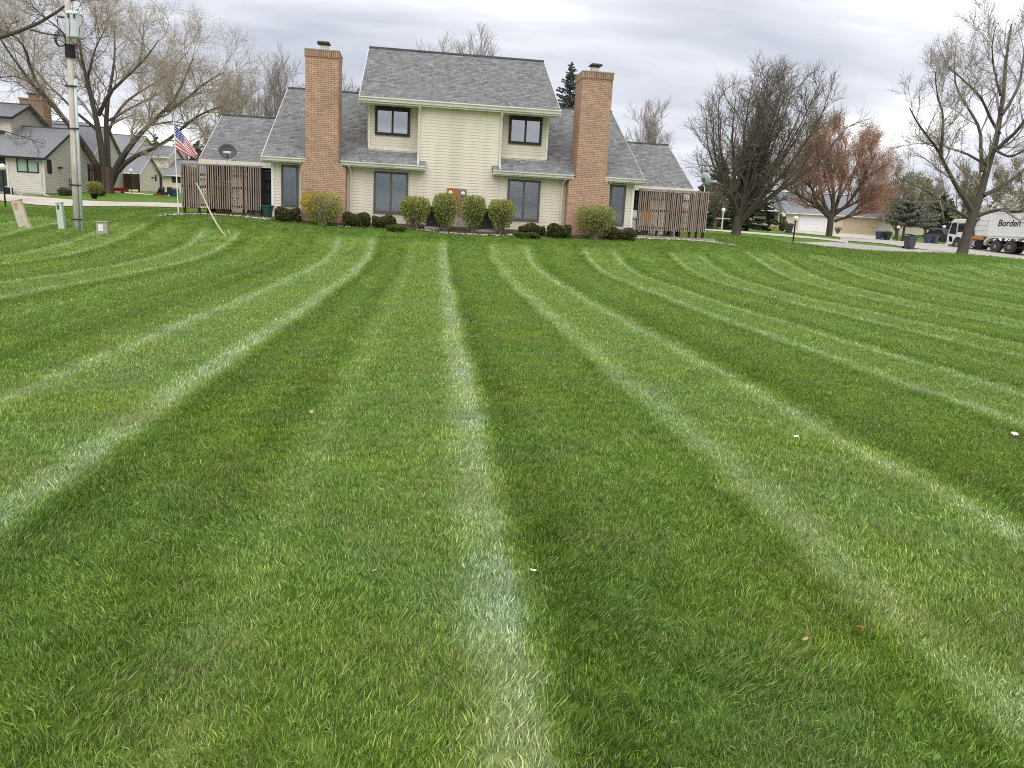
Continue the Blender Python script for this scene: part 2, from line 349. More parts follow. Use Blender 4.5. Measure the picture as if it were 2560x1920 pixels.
th_ = N(t, 'ShaderNodeMix', data_type='RGBA', blend_type='MULTIPLY'); th_.inputs[0].default_value = 1; L(t, gn.outputs[0], th_.inputs[6]); gy_ = N(t, 'ShaderNodeNewGeometry'); sy_ = N(t, 'ShaderNodeSeparateXYZ'); L(t, gy_.outputs['Position'], sy_.inputs[0]); mr_ = N(t, 'ShaderNodeMapRange'); L(t, sy_.outputs[1], mr_.inputs[0]); mr_.inputs[1].default_value = 10; mr_.inputs[2].default_value = 45; tm_ = N(t, 'ShaderNodeMix', data_type='RGBA'); L(t, mr_.outputs[0], tm_.inputs[0]); tm_.inputs[6].default_value = (.60, .56, .48, 1); tm_.inputs[7].default_value = (.74, .74, .74, 1); L(t, tm_.outputs[2], th_.inputs[7]); L(t, th_.outputs[2], b.inputs['Base Color'])
bp = N(t, 'ShaderNodeBump', Strength=.75, Distance=.05); L(t, gn.outputs[1], bp.inputs['Height']); L(t, bp.outputs[0], b.inputs['Normal'])
m, t, b, out = newmat('grass_blade'); b.inputs['Roughness'].default_value = .5; b.inputs['Specular IOR Level'].default_value = .25
gn = N(t, 'ShaderNodeGroup'); gn.node_tree = MOW
at = N(t, 'ShaderNodeAttribute', attribute_name='tint')      # per blade: green .. straw
rr = N(t, 'ShaderNodeValToRGB'); L(t, at.outputs['Fac'], rr.inputs[0]); el = rr.color_ramp.elements
el[0].position = 0; el[0].color = (.34, .44, .38, 1); el[1].position = 1; el[1].color = (2.7, 2.2, 2.6, 1); q_ = el.new(.72); q_.color = (1.12, 1.08, 1.05, 1)
x = N(t, 'ShaderNodeMix', data_type='RGBA', blend_type='MULTIPLY'); x.inputs[0].default_value = 1; L(t, gn.outputs[0], x.inputs[6]); L(t, rr.outputs[0], x.inputs[7])
geo = N(t, 'ShaderNodeNewGeometry'); nz = N(t, 'ShaderNodeTexNoise', Scale=1.5, Detail=4.0); L(t, geo.outputs['Position'], nz.inputs['Vector'])
thr = mth(t, 'SUBTRACT', 1.0, mth(t, 'MULTIPLY', mth(t, 'SUBTRACT', nz.outputs['Fac'], .36, True), .5))
dry = mth(t, 'GREATER_THAN', at.outputs['Fac'], thr)
x2 = N(t, 'ShaderNodeMix', data_type='RGBA'); L(t, dry, x2.inputs[0]); L(t, x.outputs[2], x2.inputs[6]); x2.inputs[7].default_value = (.50, .46, .24, 1)
L(t, x2.outputs[2], b.inputs['Base Color'])
tr = N(t, 'ShaderNodeBsdfTranslucent'); L(t, x2.outputs[2], tr.inputs[0]); ms = N(t, 'ShaderNodeMixShader', Fac=.38)
L(t, b.outputs[0], ms.inputs[1]); L(t, tr.outputs[0], ms.inputs[2]); L(t, ms.outputs[0], out.inputs[0])

# ---------------------------------------------------------------- mesh helpers
class MB:
    def __init__(s): s.v = []; s.f = []; s.t = []; s.tint = 1.0; s.use_t = False
    def add(s, vs, fs, tint=None):
        o = len(s.v); s.v += [tuple(map(float, q)) for q in vs]; s.f += [tuple(i+o for i in f) for f in fs]
        if tint is not None: s.use_t = True
        s.t += [1.0 if tint is None else tint]*len(vs)
        return s
    def box(s, lo, hi, tint=None, T=None):
        (a, b, c), (d, e, f) = lo, hi
        vs = [(a, b, c), (d, b, c), (d, e, c), (a, e, c), (a, b, f), (d, b, f), (d, e, f), (a, e, f)]
        if T is not None: vs = [tuple(T@Vector(q)) for q in vs]
        return s.add(vs, [(0, 3, 2, 1), (4, 5, 6, 7), (0, 1, 5, 4), (1, 2, 6, 5), (2, 3, 7, 6), (3, 0, 4, 7)], tint)
    def prism(s, poly, ext, tint=None):   # poly: 3d points in one plane; ext: extrusion vector
        n = len(poly); p = [np.array(q, float) for q in poly]; e = np.array(ext, float)
        vs = p + [q+e for q in p]
        return s.add(vs, [tuple(range(n))[::-1], tuple(range(n, 2*n))] + [(i, (i+1) % n, n+(i+1) % n, n+i) for i in range(n)], tint)
    def tube(s, path, r, sides=8, cap=True, tint=None):
        P = np.array(path, float); n = len(P); R_ = np.full(n, r) if np.isscalar(r) else np.array(r, float)
        T = np.gradient(P, axis=0); T /= np.linalg.norm(T, axis=1)[:, None]+1e-12
        ref = np.array([0, 0, 1.]) if abs(T[0][2]) < .9 else np.array([1., 0, 0])
        vs = []
        a = np.cross(T[0], ref); a /= np.linalg.norm(a)
        for i in range(n):
            a = a - T[i]*(a@T[i]); a /= np.linalg.norm(a)+1e-12; b = np.cross(T[i], a)
            for k in range(sides):
                th = 2*PI*k/sides; vs.append(P[i]+R_[i]*(math.cos(th)*a+math.sin(th)*b))
        fs = [(i*sides+k, i*sides+(k+1) % sides, (i+1)*sides+(k+1) % sides, (i+1)*sides+k) for i in range(n-1) for k in range(sides)]
        if cap: fs += [tuple(range(sides))[::-1], tuple(range((n-1)*sides, n*sides))]
        return s.add(vs, fs, tint)
    def lathe(s, prof, sides=16, c=(0, 0, 0), tint=None):
        vs = [(c[0]+r*math.cos(2*PI*k/sides), c[1]+r*math.sin(2*PI*k/sides), c[2]+z) for r, z in prof for k in range(sides)]
        n = len(prof)
        fs = [(i*sides+k, i*sides+(k+1) % sides, (i+1)*sides+(k+1) % sides, (i+1)*sides+k) for i in range(n-1) for k in range(sides)]
        fs += [tuple(range(sides))[::-1], tuple(range((n-1)*sides, n*sides))]
        return s.add(vs, fs, tint)
    def build(s, name, mat, parent=None, off=None, smooth=False, bevel=0):
        me = bpy.data.meshes.new(name); v = s.v if off is None else [(a+off[0], b+off[1], c+off[2]) for a, b, c in s.v]
        me.from_pydata(v, [], s.f); me.update()
        if s.use_t:
            a = me.attributes.new('tint', 'FLOAT_COLOR', 'POINT')
            tt = np.array([(q, q, q) if np.isscalar(q) else q for q in s.t], float)
            a.data.foreach_set('color', np.c_[tt, np.ones(len(tt))].ravel())
        return link(name, me, mat, parent, smooth, bevel)
def link(name, me, mat, parent=None, smooth=False, bevel=0):
    me.materials.append(MATS[mat] if isinstance(mat, str) else mat)
    if smooth: me.polygons.foreach_set('use_smooth', [True]*len(me.polygons))
    o = bpy.data.objects.new(name, me); COL.objects.link(o)
    if parent is not None: o.parent = parent
    if bevel:
        b = o.modifiers.new('b', 'BEVEL'); b.width = bevel; b.segments = 2; b.limit_method = 'ANGLE'
    return o
def tag(o, label, cat, group=None, kind=None):
    o['label'] = label; o['category'] = cat
    if group: o['group'] = group
    if kind: o['kind'] = kind
    return o
def thing(name, label, cat, loc=(0, 0, 0), rz=0, group=None):
    o = bpy.data.objects.new(name, None); COL.objects.link(o); o.empty_display_size = .3
    o.location = tuple(map(float, loc)); o.rotation_euler = (0, 0, rz)
    return tag(o, label, cat, group)
def structure(o): o['kind'] = 'structure'; return o
def stuff(o): o['kind'] = 'stuff'; return o
def copy_tree(o, parent=None):
    c = o.copy(); COL.objects.link(c); c.parent = parent
    for ch in list(o.children): copy_tree(ch, c)
    return c
def big_mesh(name, V, Fq, mat, parent=None, tint=None, smooth=False, tri=False):
    k = 3 if tri else 4
    me = bpy.data.meshes.new(name); nF = len(Fq)
    me.vertices.add(len(V)); me.vertices.foreach_set('co', np.asarray(V, np.float32).ravel())
    me.loops.add(nF*k); me.loops.foreach_set('vertex_index', np.asarray(Fq, np.int32).ravel())
    me.polygons.add(nF); me.polygons.foreach_set('loop_start', np.arange(0, nF*k, k, dtype=np.int32)); me.polygons.foreach_set('loop_total', np.full(nF, k, np.int32))
    me.update(calc_edges=True); me.validate()
    if tint is not None:
        a = me.attributes.new('tint', 'FLOAT_COLOR', 'POINT'); tt = np.asarray(tint, float)
        a.data.foreach_set('color', np.c_[tt, tt, tt, np.ones(len(tt))].ravel())
    return link(name, me, mat, parent, smooth)

# ================================================================ GROUND
nx, ny = len(GX), len(GY)
V = np.stack([_gx.ravel(), _gy.ravel(), GZ.ravel()], -1)
ii, jj = np.meshgrid(np.arange(nx-1), np.arange(ny-1)); a0 = (jj*nx+ii).ravel()
structure(big_mesh('lawn', V, np.stack([a0, a0+1, a0+nx+1, a0+nx], -1), 'lawn', smooth=True))
def sheet(name, poly, mat, lift=.02, step=.8, thick=0):
    """a paved sheet that follows the ground: strip between two poly-lines"""
    A, B = [np.array(q, float) for q in poly]
    def resample(P, n):
        d = np.r_[0, np.cumsum(np.linalg.norm(np.diff(P[:, :2], axis=0), axis=1))]; s = np.linspace(0, d[-1], n)
        return np.stack([np.interp(s, d, P[:, 0]), np.interp(s, d, P[:, 1])], -1)
    ln = max(np.linalg.norm(np.diff(A[:, :2], axis=0), axis=1).sum(), np.linalg.norm(np.diff(B[:, :2], axis=0), axis=1).sum())
    n = max(4, int(ln/step)); A = resample(A, n); B = resample(B, n)
    m = max(3, int(np.linalg.norm(A-B, axis=1).max()/step)+1)
    s = np.linspace(0, 1, m)[:, None, None]; G = A[None]*(1-s)+B[None]*s
    z = gzv(G[..., 0], G[..., 1])+lift
    V = np.c_[G.reshape(-1, 2), z.ravel()]
    i, j = np.meshgrid(np.arange(n-1), np.arange(m-1)); a = (j*n+i).ravel()
    return structure(big_mesh(name, V, np.stack([a, a+1, a+n+1, a+n], -1), mat, smooth=True))
G_ = lambda x, y, Y: ground_at(x, y, Y)[:2]
def px_line(pts): return [G_(*p) for p in pts]
# left drive
sheet('driveway', (px_line([(-300, 470, 41.0), (0, 502.5, 38), (104, 514.5, 37.5), (184, 517, 37), (447, 520, 36), (560, 520, 38)]),
                   px_line([(-300, 460, 46), (0, 487, 42.5), (108, 495, 42.2), (239, 504, 41.5), (447, 509, 41), (560, 509, 42)])), 'paving', .03)
# right side: side path, road, garage drive
sheet('footpath', (px_line([(1740, 578, 60), (1900, 590, 58.5), (2010, 601, 57.5), (2120, 612, 56.5)]), px_line([(1740, 574, 63), (1900, 584, 62.5), (2010, 594, 62), (2120, 600, 61)])), 'paving', .03)
sheet('road', (px_line([(1930, 606, 54.3), (2000, 612, 53.5), (2200, 630, 52), (2314, 634.6, 51), (2428, 643, 49.7), (2560, 651, 48.6), (2900, 676, 46)]),
               px_line([(1930, 606, 54.8), (2000, 609, 54.6), (2200, 615, 57), (2314, 618, 58), (2428, 624, 59), (2560, 631, 59), (2900, 650, 58)])), 'road', .045)
sheet('road_far', (px_line([(2100, 605, 60), (2200, 607, 62), (2314, 615, 58.5), (2428, 621, 59), (2560, 628, 59), (2900, 645, 58)]),
                   px_line([(2100, 598, 70), (2200, 602, 84), (2314, 608, 88), (2428, 612, 90), (2560, 618, 88), (2900, 630, 86)])), 'road', .04)
sheet('garage_drive', (px_line([(1960, 585, 88), (2060, 590, 84), (2180, 600, 80), (2230, 603, 82)]), px_line([(1960, 580, 95), (2060, 583, 95), (2180, 588, 95), (2230, 590, 95)])), 'paving', .045)
sheet('far_path', (px_line([(300, 497, 62), (345, 492, 64), (400, 496, 62), (470, 499, 60)]), px_line([(300, 493, 66), (345, 488, 68), (400, 491, 66), (470, 494, 65)])), 'paving', .03)
# planting bed in front of the house
bedA = [UW(u, w)[:2] for u, w in ((-11., -.4), (-8.5, -.42), (-6.8, -.8), (-4.5, -1.15), (-2.3, -.9), (-.6, -1.5), (1.1, -1.55), (2.6, -1.2), (4, -1.2), (6.2, -1.15), (7.3, -.62), (9, -.6), (11.2, -.7))]
bedB = [UW(u, .3)[:2] for u in np.linspace(-11, 11.2, 13)]
sheet('planting_bed', (bedA, bedB), 'mulch', .025, .4)

# ================================================================ GRASS BLADES (one stuff object of points, tufts instanced on them)
def tuft_mesh(name, seed, blades=22, spread=.045):
    g = np.random.default_rng(seed); V = []; F = []; T = []
    for k in range(blades):
        a = g.uniform(0, 2*PI); r = spread*math.sqrt(g.uniform()); bx, by = r*math.cos(a), r*math.sin(a)
        h = g.uniform(.017, .043); wd = g.uniform(.0013, .0026); yaw = g.uniform(0, 2*PI)
        lean = g.uniform(.05, .75); la = g.uniform(0, 2*PI); t = g.uniform()
        px, py = math.cos(yaw)*wd, math.sin(yaw)*wd; lx, ly = math.cos(la)*lean*h, math.sin(la)*lean*h
        o = len(V)
        for s, ww in ((0, 1.), (.5, .85)):
            cx, cy, cz = bx+lx*s*s, by+ly*s*s, h*s*(1-.18*lean*s)
            V += [(cx-px*ww, cy-py*ww, cz), (cx+px*ww, cy+py*ww, cz)]
        V.append((bx+lx, by+ly, h*(1-.25*lean)))
        F += [(o, o+1, o+3, o+2), (o+2, o+3, o+4)]; T += [t]*5
    me = bpy.data.meshes.new(name); me.from_pydata(V, [], F); me.update()
    at = me.attributes.new('tint', 'FLOAT_COLOR', 'POINT'); tt = np.array(T)
    at.data.foreach_set('color', np.c_[tt, tt, tt, np.ones(len(tt))].ravel()); me.materials.append(MATS['grass_blade'])
    return bpy.data.objects.new(name, me)
tufts = bpy.data.collections.new('grass_tufts')
for k in range(6): tufts.objects.link(tuft_mesh('grass_tuft', 100+k))
def scatter_grass():
    d = []; bands = [(1.6, 3.2, 1700, .9), (3.2, 4.6, 1300, 1.0), (4.6, 7, 780, 1.12), (7, 11, 480, 1.35), (11, 17, 230, 1.75), (17, 25, 120, 2.4), (25, 34, 75, 3.0), (34, 52, 26, 4.6)]
    for a, b, dens, sc in bands:
        hw_ = .70*b + 1.5; n = int((b-a)*2*hw_*dens)
        x = rng.uniform(-hw_, hw_, n); y = rng.uniform(a, b, n)
        x += .05*y
        ok = np.abs(x) < .72*y + 1.4; d.append(np.c_[x[ok], y[ok], np.full(ok.sum(), sc)])
    d = np.concatenate(d); x, y, sc = d.T
    w = -(x-HX0)*math.sin(YAW)+(y-HD)*math.cos(YAW); uu = (x-HX0)*math.cos(YAW)+(y-HD)*math.sin(YAW)
    road_ = (x > 22+(52-y)*1.2) & (y > 45+ .06*(40-x))
    bed_ = np.interp(uu, [-11, -8.5, -6.8, -4.5, -2.3, -.6, 1.1, 2.6, 4, 6.2, 7.3, 9, 11.2], [-.4, -.42, -.8, -1.15, -.9, -1.5, -1.55, -1.2, -1.2, -1.15, -.62, -.6, -.7])-.04
    ok = ((w < bed_) | ((np.abs(uu) > 11.5) & (y < 35)) | ((uu > 11.5) & (y < 49))) & ~road_; x, y, sc = x[ok], y[ok], sc[ok]
    z = gzv(x, y)
    u = x+.108*y-.3
    # how each pass combed the blades: away from the viewer in the light passes, towards in the dark ones, sideways at the wheel tracks
    c = np.interp(u, [-5, -4.6, -3.9, -3.65, -2.45, -2.2, -2.05, -1.2, -.2, 0, .2, .4, 1.5, 1.8, 3.1, 3.4, 4.9], [-.3, -.5, .2, .7, .7, .3, -.6, -.1, .35, .8, .5, -.6, -.4, .7, .7, -.5, -.4])
    c = np.where((u < -5) | (u > 4.9), .5*np.sin(u*2*PI/3.38), c)
    n = len(x)
    # matted spots where the blades lie over in one direction, mostly along the wheel tracks
    mat_ = np.sin(x*2.7+1.3*np.sin(y*1.9+.5))+np.sin(y*2.2+1.7*np.sin(x*1.3))+.8*np.sin(x*6.1-y*4.7+2*np.sin(y*.9))+.5*np.sin(x*11+y*7)
    track = sum(np.exp(-((u-q)/.22)**2) for q in (-4.5, -2.1, -1.3, .42, 1.45, 3.5, 4.4, 6.9))
    matted = .5*np.clip((mat_+1.2*track-1.9)/.7, 0, 1)*(y < 20)*rng.uniform(.3, 1.3, n); mdir = 2.2*np.sin(x*.9+y*.6)+1.2*np.sin(y*1.7)
    clump = np.sin(x*5.1+3*np.sin(y*2.3))*np.sin(y*4.3+2*np.sin(x*3.1))
    rx = -c*.32 + rng.normal(0, .30, n); ry = .22*clump + rng.normal(0, .30, n); rz = rng.uniform(-PI, PI, n)
    # euler XYZ with the spin first
    rx = rx*(1-matted)+matted*np.sin(mdir)*1.15; ry = ry*(1-matted)+matted*np.cos(mdir)*1.15
    hz = np.clip(rng.normal(1, .20, n), .55, 1.6)*(1+.18*clump)*(1+.5*matted)
    me = bpy.data.meshes.new('grass_blades'); me.vertices.add(n); me.vertices.foreach_set('co', np.c_[x, y, z-.004].astype(np.float32).ravel())
    # rotation = tilt * spin  -> euler of matrix
    cx, sx, cy, sy, cz, sz = np.cos(rx), np.sin(rx), np.cos(ry), np.sin(ry), np.cos(rz), np.sin(rz)
    # R = Rx(rx) Ry(ry) Rz(rz); XYZ euler extraction (R = Rz'Ry'Rx')
    r00 = cy*cz; r10 = sx*sy*cz+cx*sz; r20 = -cx*sy*cz+sx*sz; r21 = cx*sy*sz+sx*cz; r22 = cx*cy
    E_ = np.c_[np.arctan2(r21, r22), -np.arcsin(np.clip(r20, -1, 1)), np.arctan2(r10, r00)]
    for nm, arr in (('rot', E_), ('scl', np.c_[sc*1.0, sc*1.0, hz*(.85+.15*sc)])):
        a = me.attributes.new(nm, 'FLOAT_VECTOR', 'POINT'); a.data.foreach_set('vector', arr.astype(np.float32).ravel())
    o = bpy.data.objects.new('grass_blades', me); COL.objects.link(o); me.materials.append(MATS['grass_blade'])
    g = bpy.data.node_groups.new('grass_scatter', 'GeometryNodeTree')
    g.interface.new_socket('Geometry', in_out='INPUT', socket_type='NodeSocketGeometry'); g.interface.new_socket('Geometry', in_out='OUTPUT', socket_type='NodeSocketGeometry')
    gi = g.nodes.new('NodeGroupInput'); go = g.nodes.new('NodeGroupOutput'); ip = g.nodes.new('GeometryNodeInstanceOnPoints')
    ci = g.nodes.new('GeometryNodeCollectionInfo'); ci.inputs['Collection'].default_value = tufts; ci.inputs['Separate Children'].default_value = True; ci.inputs['Reset Children'].default_value = True
    na = g.nodes.new('GeometryNodeInputNamedAttribute'); na.data_type = 'FLOAT_VECTOR'; na.inputs['Name'].default_value = 'rot'
    nb = g.nodes.new('GeometryNodeInputNamedAttribute'); nb.data_type = 'FLOAT_VECTOR'; nb.inputs['Name'].default_value = 'scl'
    m2p = g.nodes.new('GeometryNodeMeshToPoints')
    g.links.new(gi.outputs[0], m2p.inputs['Mesh']); g.links.new(m2p.outputs[0], ip.inputs['Points']); g.links.new(ci.outputs[0], ip.inputs['Instance']); ip.inputs['Pick Instance'].default_value = True
    g.links.new(na.outputs['Attribute'], ip.inputs['Rotation']); g.links.new(nb.outputs['Attribute'], ip.inputs['Scale']); g.links.new(ip.outputs[0], go.inputs[0])
    md = o.modifiers.new('scatter', 'NODES'); md.node_group = g
    tag(o, 'short mown grass blades of the striped lawn', 'grass', kind='stuff')
    print('grass tufts', n)
scatter_grass()

# ================================================================ MAIN HOUSE (duplex), built in its own frame: u along the facade, w into the depth, z up
ZB = 1.3
house = thing('duplex_house', 'cream sided two storey duplex house with grey shingle roofs and twin brick chimneys', 'house', UW(0, 0, ZB), YAW)
OFF = (0, 0, -ZB)
def part(mb, name, mat, parent=house, **kw): return mb.build(name, mat, parent, OFF, **kw)
EXPO = .1125
_board_cache = {}
def boards(parent, u0, u1, z0, z1, w, name='siding_board', mat='siding'):
    """lap siding: every board an object, sharing mesh by length"""
    key = (round(u1-u0, 3), mat)
    if key not in _board_cache:
        ln = u1-u0; mb = MB()
        mb.add([(0, -.016, 0), (ln, -.016, 0), (ln, 0, 0), (0, 0, 0), (0, -.003, EXPO+.012), (ln, -.003, EXPO+.012), (ln, 0, EXPO+.012), (0, 0, EXPO+.012)],
               [(0, 3, 2, 1), (4, 5, 6, 7), (0, 1, 5, 4), (1, 2, 6, 5), (2, 3, 7, 6), (3, 0, 4, 7)])
        me = bpy.data.meshes.new(name); me.from_pydata(mb.v, [], mb.f); me.update(); me.materials.append(MATS[mat]); _board_cache[key] = me
    z = z0; k = 0
    while z < z1-.03:
        o = bpy.data.objects.new(name, _board_cache[key]); COL.objects.link(o); o.parent = parent
        o.location = (u0, w-.0005*(k % 2), z+OFF[2]); o.scale = (1, 1, min(1, (z1-z)/EXPO)); z += EXPO; k += 1
def shingles(parent, corners, mat='shingle', expo=.135, wid=.2, seed=1, th=.014):
    """corners: eave-left, eave-right, ridge-right, ridge-left (local). Joined tabs, each with its own tilt and tint."""
    g = np.random.default_rng(seed); A, B, C_, D_ = [np.array(q, float) for q in corners]
    up = (D_-A); H = np.linalg.norm(up); rows = int(H/expo)
    nrm = np.cross(B-A, D_-A); nrm /= np.linalg.norm(nrm)
    V = []; F = []; T = []
    for r in range(rows):
        s0, s1 = r/rows, min((r+1.35)/rows, 1); L0, R0 = A+(D_-A)*s0, B+(C_-B)*s0; L1, R1 = A+(D_-A)*s1, B+(C_-B)*s1
        ln = np.linalg.norm(R0-L0); e_ = [0.]; x = g.uniform(.05, wid)
        while x < ln: e_.append(x); x += wid*g.choice([.45, .62, .8, 1., 1.25])
        e_.append(ln); e_ = np.array(e_)/ln
        for a, b in zip(e_[:-1], e_[1:]):
            t = th*g.uniform(.8, 1.5); a2 = a+.004/ln; o = len(V)
            p0, p1, p2, p3 = L0+(R0-L0)*a2, L0+(R0-L0)*b, L1+(R1-L1)*b, L1+(R1-L1)*a2
            V += [p0+nrm*.003, p1+nrm*.003, p0+nrm*(t+.004), p1+nrm*(t+.004), p2+nrm*.004, p3+nrm*.004]
            F += [(o, o+1, o+3, o+2), (o+2, o+3, o+4, o+5)]
            T += [float(np.clip(g.normal(1.0, .145), .6, 1.5))]*6
    V = np.array(V)+np.array(OFF)
    o = big_mesh('shingles', V, F, mat, parent, T); stuff(o); return o
def roof_slab(parent, corners, th=.14, name='roof', mat='roof_felt'):
    A, B, C_, D_ = [np.array(q, float) for q in corners]; nrm = np.cross(B-A, D_-A); nrm /= np.linalg.norm(nrm)
    mb = MB().prism([A, B, C_, D_], -nrm*th); return part(mb, name, mat, parent)
PM = .53                     # pitch of the main roof
# --- walls (solid cores behind the boards)
wall_c = part(MB().box((-1.60, .012, 1.0), (1.62, 1.2, 5.85)), 'wall', 'siding')
boards(wall_c, -1.60, 1.62, 1.33, 5.82, .012)
wall_l = part(MB().box((-7.06, .012, 1.0), (-1.602, .9, 3.50)), 'wall', 'siding')
boards(wall_l, -4.27, -1.605, 1.33, 3.40, .012); boards(wall_l, -7.05, -5.90, 1.40, 3.40, .012)
wall_r = part(MB().box((1.622, .012, 1.0), (7.06, .9, 3.50)), 'wall', 'siding')
boards(wall_r, 1.625, 4.24, 1.33, 3.40, .012); boards(wall_r, 5.92, 7.05, 1.50, 3.40, .012)
for s in (-1, 1):
    a, b = (-3.52, -1.61) if s < 0 else (1.63, 3.53)
    wb = part(MB().box((a, .612, 3.9), (b, 5.0, 5.85)), 'wall', 'siding'); boards(wb, a+.09, b-.07, 4.17, 5.80, .612)
# main body and gable ends, wing walls
part(MB().prism([(-7.06, .905, 1.0), (-7.06, .905, 3.6), (-7.06, 5.9, 6.6), (-7.06, 10.9, 3.6), (-7.06, 10.9, 1.0)], (14.12, 0, 0)), 'wall', 'siding')
part(MB().prism([(-3.72, 1.25, 5.8), (-3.72, 4.2, 7.9), (-3.72, 8.1, 5.8)], (7.44, 0, 0)), 'wall', 'siding')
part(MB().box((-3.6, 1.25, 4), (3.6, 8, 5.8)), 'wall', 'siding')
for s in (-1, 1):
    sd_ = lambda v: v*s
    u0, u1 = sorted((7.062*s, 9.9*s))
    ww = part(MB().prism([(u0, 2.2, 1.0), (u0, 2.2, 3.3), (u0, 5.5, 5.2), (u0, 9, 3.3), (u0, 9, 1.0)], (u1-u0, 0, 0)), 'wall', 'siding')
    a_, b_ = (8.42, 9.05) if s < 0 else (8.42, 9.3)
    boards(ww, min(a_*s, b_*s), max(a_*s, b_*s), 1.45, 3.3, 2.2)
    part(MB().box((min(b_*s, 9.89*s), 2.17, 1.4), (max(b_*s, 9.89*s), 2.198, 3.32)), 'patio_shade_panel', 'cedar_dark')  # dark sheet added for the shade behind the slats
    dd = part(MB().box((min(7.12*s, 8.40*s), 2.14, 1.45), (max(7.12*s, 8.40*s), 2.195, 3.3)), 'patio_door', 'dark_glass')
    m_ = MB(); 
    for q in (7.12, 7.76, 8.40): m_.box((q*s-.035, 2.11, 1.43), (q*s+.035, 2.139, 3.34))
    m_.box((min(7.12*s, 8.4*s), 2.112, 3.25), (max(7.12*s, 8.4*s), 2.137, 3.33)); m_.build('door_frame', 'frame_dark', dd, OFF)
# foundation
fo = MB(); fo.box((-7.03, .03, .6), (7.03, .5, 1.335)); fo.box((-1.58, -.0, .6), (1.6, .03, 1.325)); part(fo, 'foundation', 'concrete')
# --- roofs
def both(fn):
    for s in (-1, 1): fn(s)
ze = 3.50
def zmain(w): return ze+(w+.45)*PM
seed = [10]
def clad(parent, c, mat='shingle'): seed[0] += 1; return shingles(parent, c, mat, seed=seed[0])
def main_roof(s):
    ue = 7.36*s
    # full slope from eave to ridge outside the dormer block, lower strip in front of the dormer
    def C(a, b, w0, w1):
        a, b = sorted((a, b)); return [(a, w0, zmain(w0)), (b, w0, zmain(w0)), (b, w1, zmain(w1)), (a, w1, zmain(w1))]
    rf = roof_slab(house, C(3.53*s, ue, -.45, 5.95)); clad(rf, C(3.53*s, ue, -.45, 5.95))
    rf2 = roof_slab(house, C(1.625*s, 3.528*s, -.45, .61)); clad(rf2, C(1.625*s, 3.528*s, -.45, .61))
    rf3 = roof_slab(house, C(1.30*s, 1.623*s, -.45, .005)); clad(rf3, C(1.30*s, 1.623*s, -.45, .005))
    bk = roof_slab(house, [(max(3.5*s, ue), 12.3, zmain(-.45)), (min(3.5*s, ue), 12.3, zmain(-.45)), (min(3.5*s, ue), 5.95, zmain(5.95)), (max(3.5*s, ue), 5.95, zmain(5.95))])
    part(MB().box((min(3.5*s, ue), 5.85, zmain(5.95)-.02), (max(3.5*s, ue), 6.05, zmain(5.95)+.05)), 'ridge_cap', 'ridge_dark')
    # rake board on the outer edge
    part(MB().prism([(ue+.003*s, -.46, ze-.17), (ue+.003*s, -.46, ze-.02), (ue+.003*s, 5.95, zmain(5.95)-.02), (ue+.003*s, 5.95, zmain(5.95)-.17)], (.03*s, 0, 0)), 'rake_board', 'gutter')
    # soffits
    part(MB().box((min(1.30*s, 4.46*s), -.40, ze-.145), (max(1.30*s, 4.46*s), -.006, ze-.105)), 'soffit', 'trim')
    part(MB().box((min(5.72*s, ue), -.40, ze-.145), (max(5.72*s, ue), -.006, ze-.105)), 'soffit', 'trim')
both(main_roof)
def wing_roof(s):
    z0, z1, w0, w1, a, b = 3.40, 5.52, 1.5, 5.5, 7.06*s, 10.08*s; a, b = sorted((a, b))
    c = [(a, w0, z0), (b, w0, z0), (b, w1, z1), (a, w1, z1)]; rf = roof_slab(house, c); clad(rf, c)
    roof_slab(house, [(b, 9.5, z0), (a, 9.5, z0), (a, w1, z1), (b, w1, z1)])
    part(MB().box((a, w1-.09, z1-.01), (b, w1+.09, z1+.05)), 'ridge_cap', 'ridge_dark')
    part(MB().box((a, w0-.05, z0-.20), (b, w0-.004, z0+.0)), 'fascia', 'trim')
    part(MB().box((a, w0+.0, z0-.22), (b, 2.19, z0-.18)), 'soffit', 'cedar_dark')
    ue = 10.08*s
    part(MB().prism([(ue+.003*s, w0, z0-.17), (ue+.003*s, w0, z0-.01), (ue+.003*s, w1, z1-.01), (ue+.003*s, w1, z1-.17)], (.03*s, 0, 0)), 'rake_board', 'gutter')
both(wing_roof)
tc_ = [(-3.82, -.30, 5.88), (3.82, -.30, 5.88), (3.74, 4.2, 8.50), (-3.74, 4.2, 8.50)]
rt = roof_slab(house, tc_); clad(rt, tc_)
roof_slab(house, [(3.82, 8.7, 5.88), (-3.82, 8.7, 5.88), (-3.74, 4.2, 8.5), (3.74, 4.2, 8.5)])
part(MB().box((-3.74, 4.1, 8.48), (3.74, 4.3, 8.555)), 'ridge_cap', 'ridge_dark')
for s in (-1, 1): part(MB().prism([(3.825*s, -.31, 5.70), (3.825*s, -.31, 5.86), (3.745*s, 4.2, 8.48), (3.745*s, 4.2, 8.32)], (.03*s, 0, 0)), 'rake_board', 'gutter')
part(MB().box((-3.78, -.27, 5.73), (3.78, .60, 5.76)), 'soffit', 'trim')
# low roof of the entrance side that shows past the dormer
lc = [(-5.0, 7.2, 6.2), (-3.4, 7.2, 6.2), (-3.4, 8.6, 7.55), (-4.5, 8.6, 7.55)]; r5 = roof_slab(house, lc, .3); clad(r5, lc)
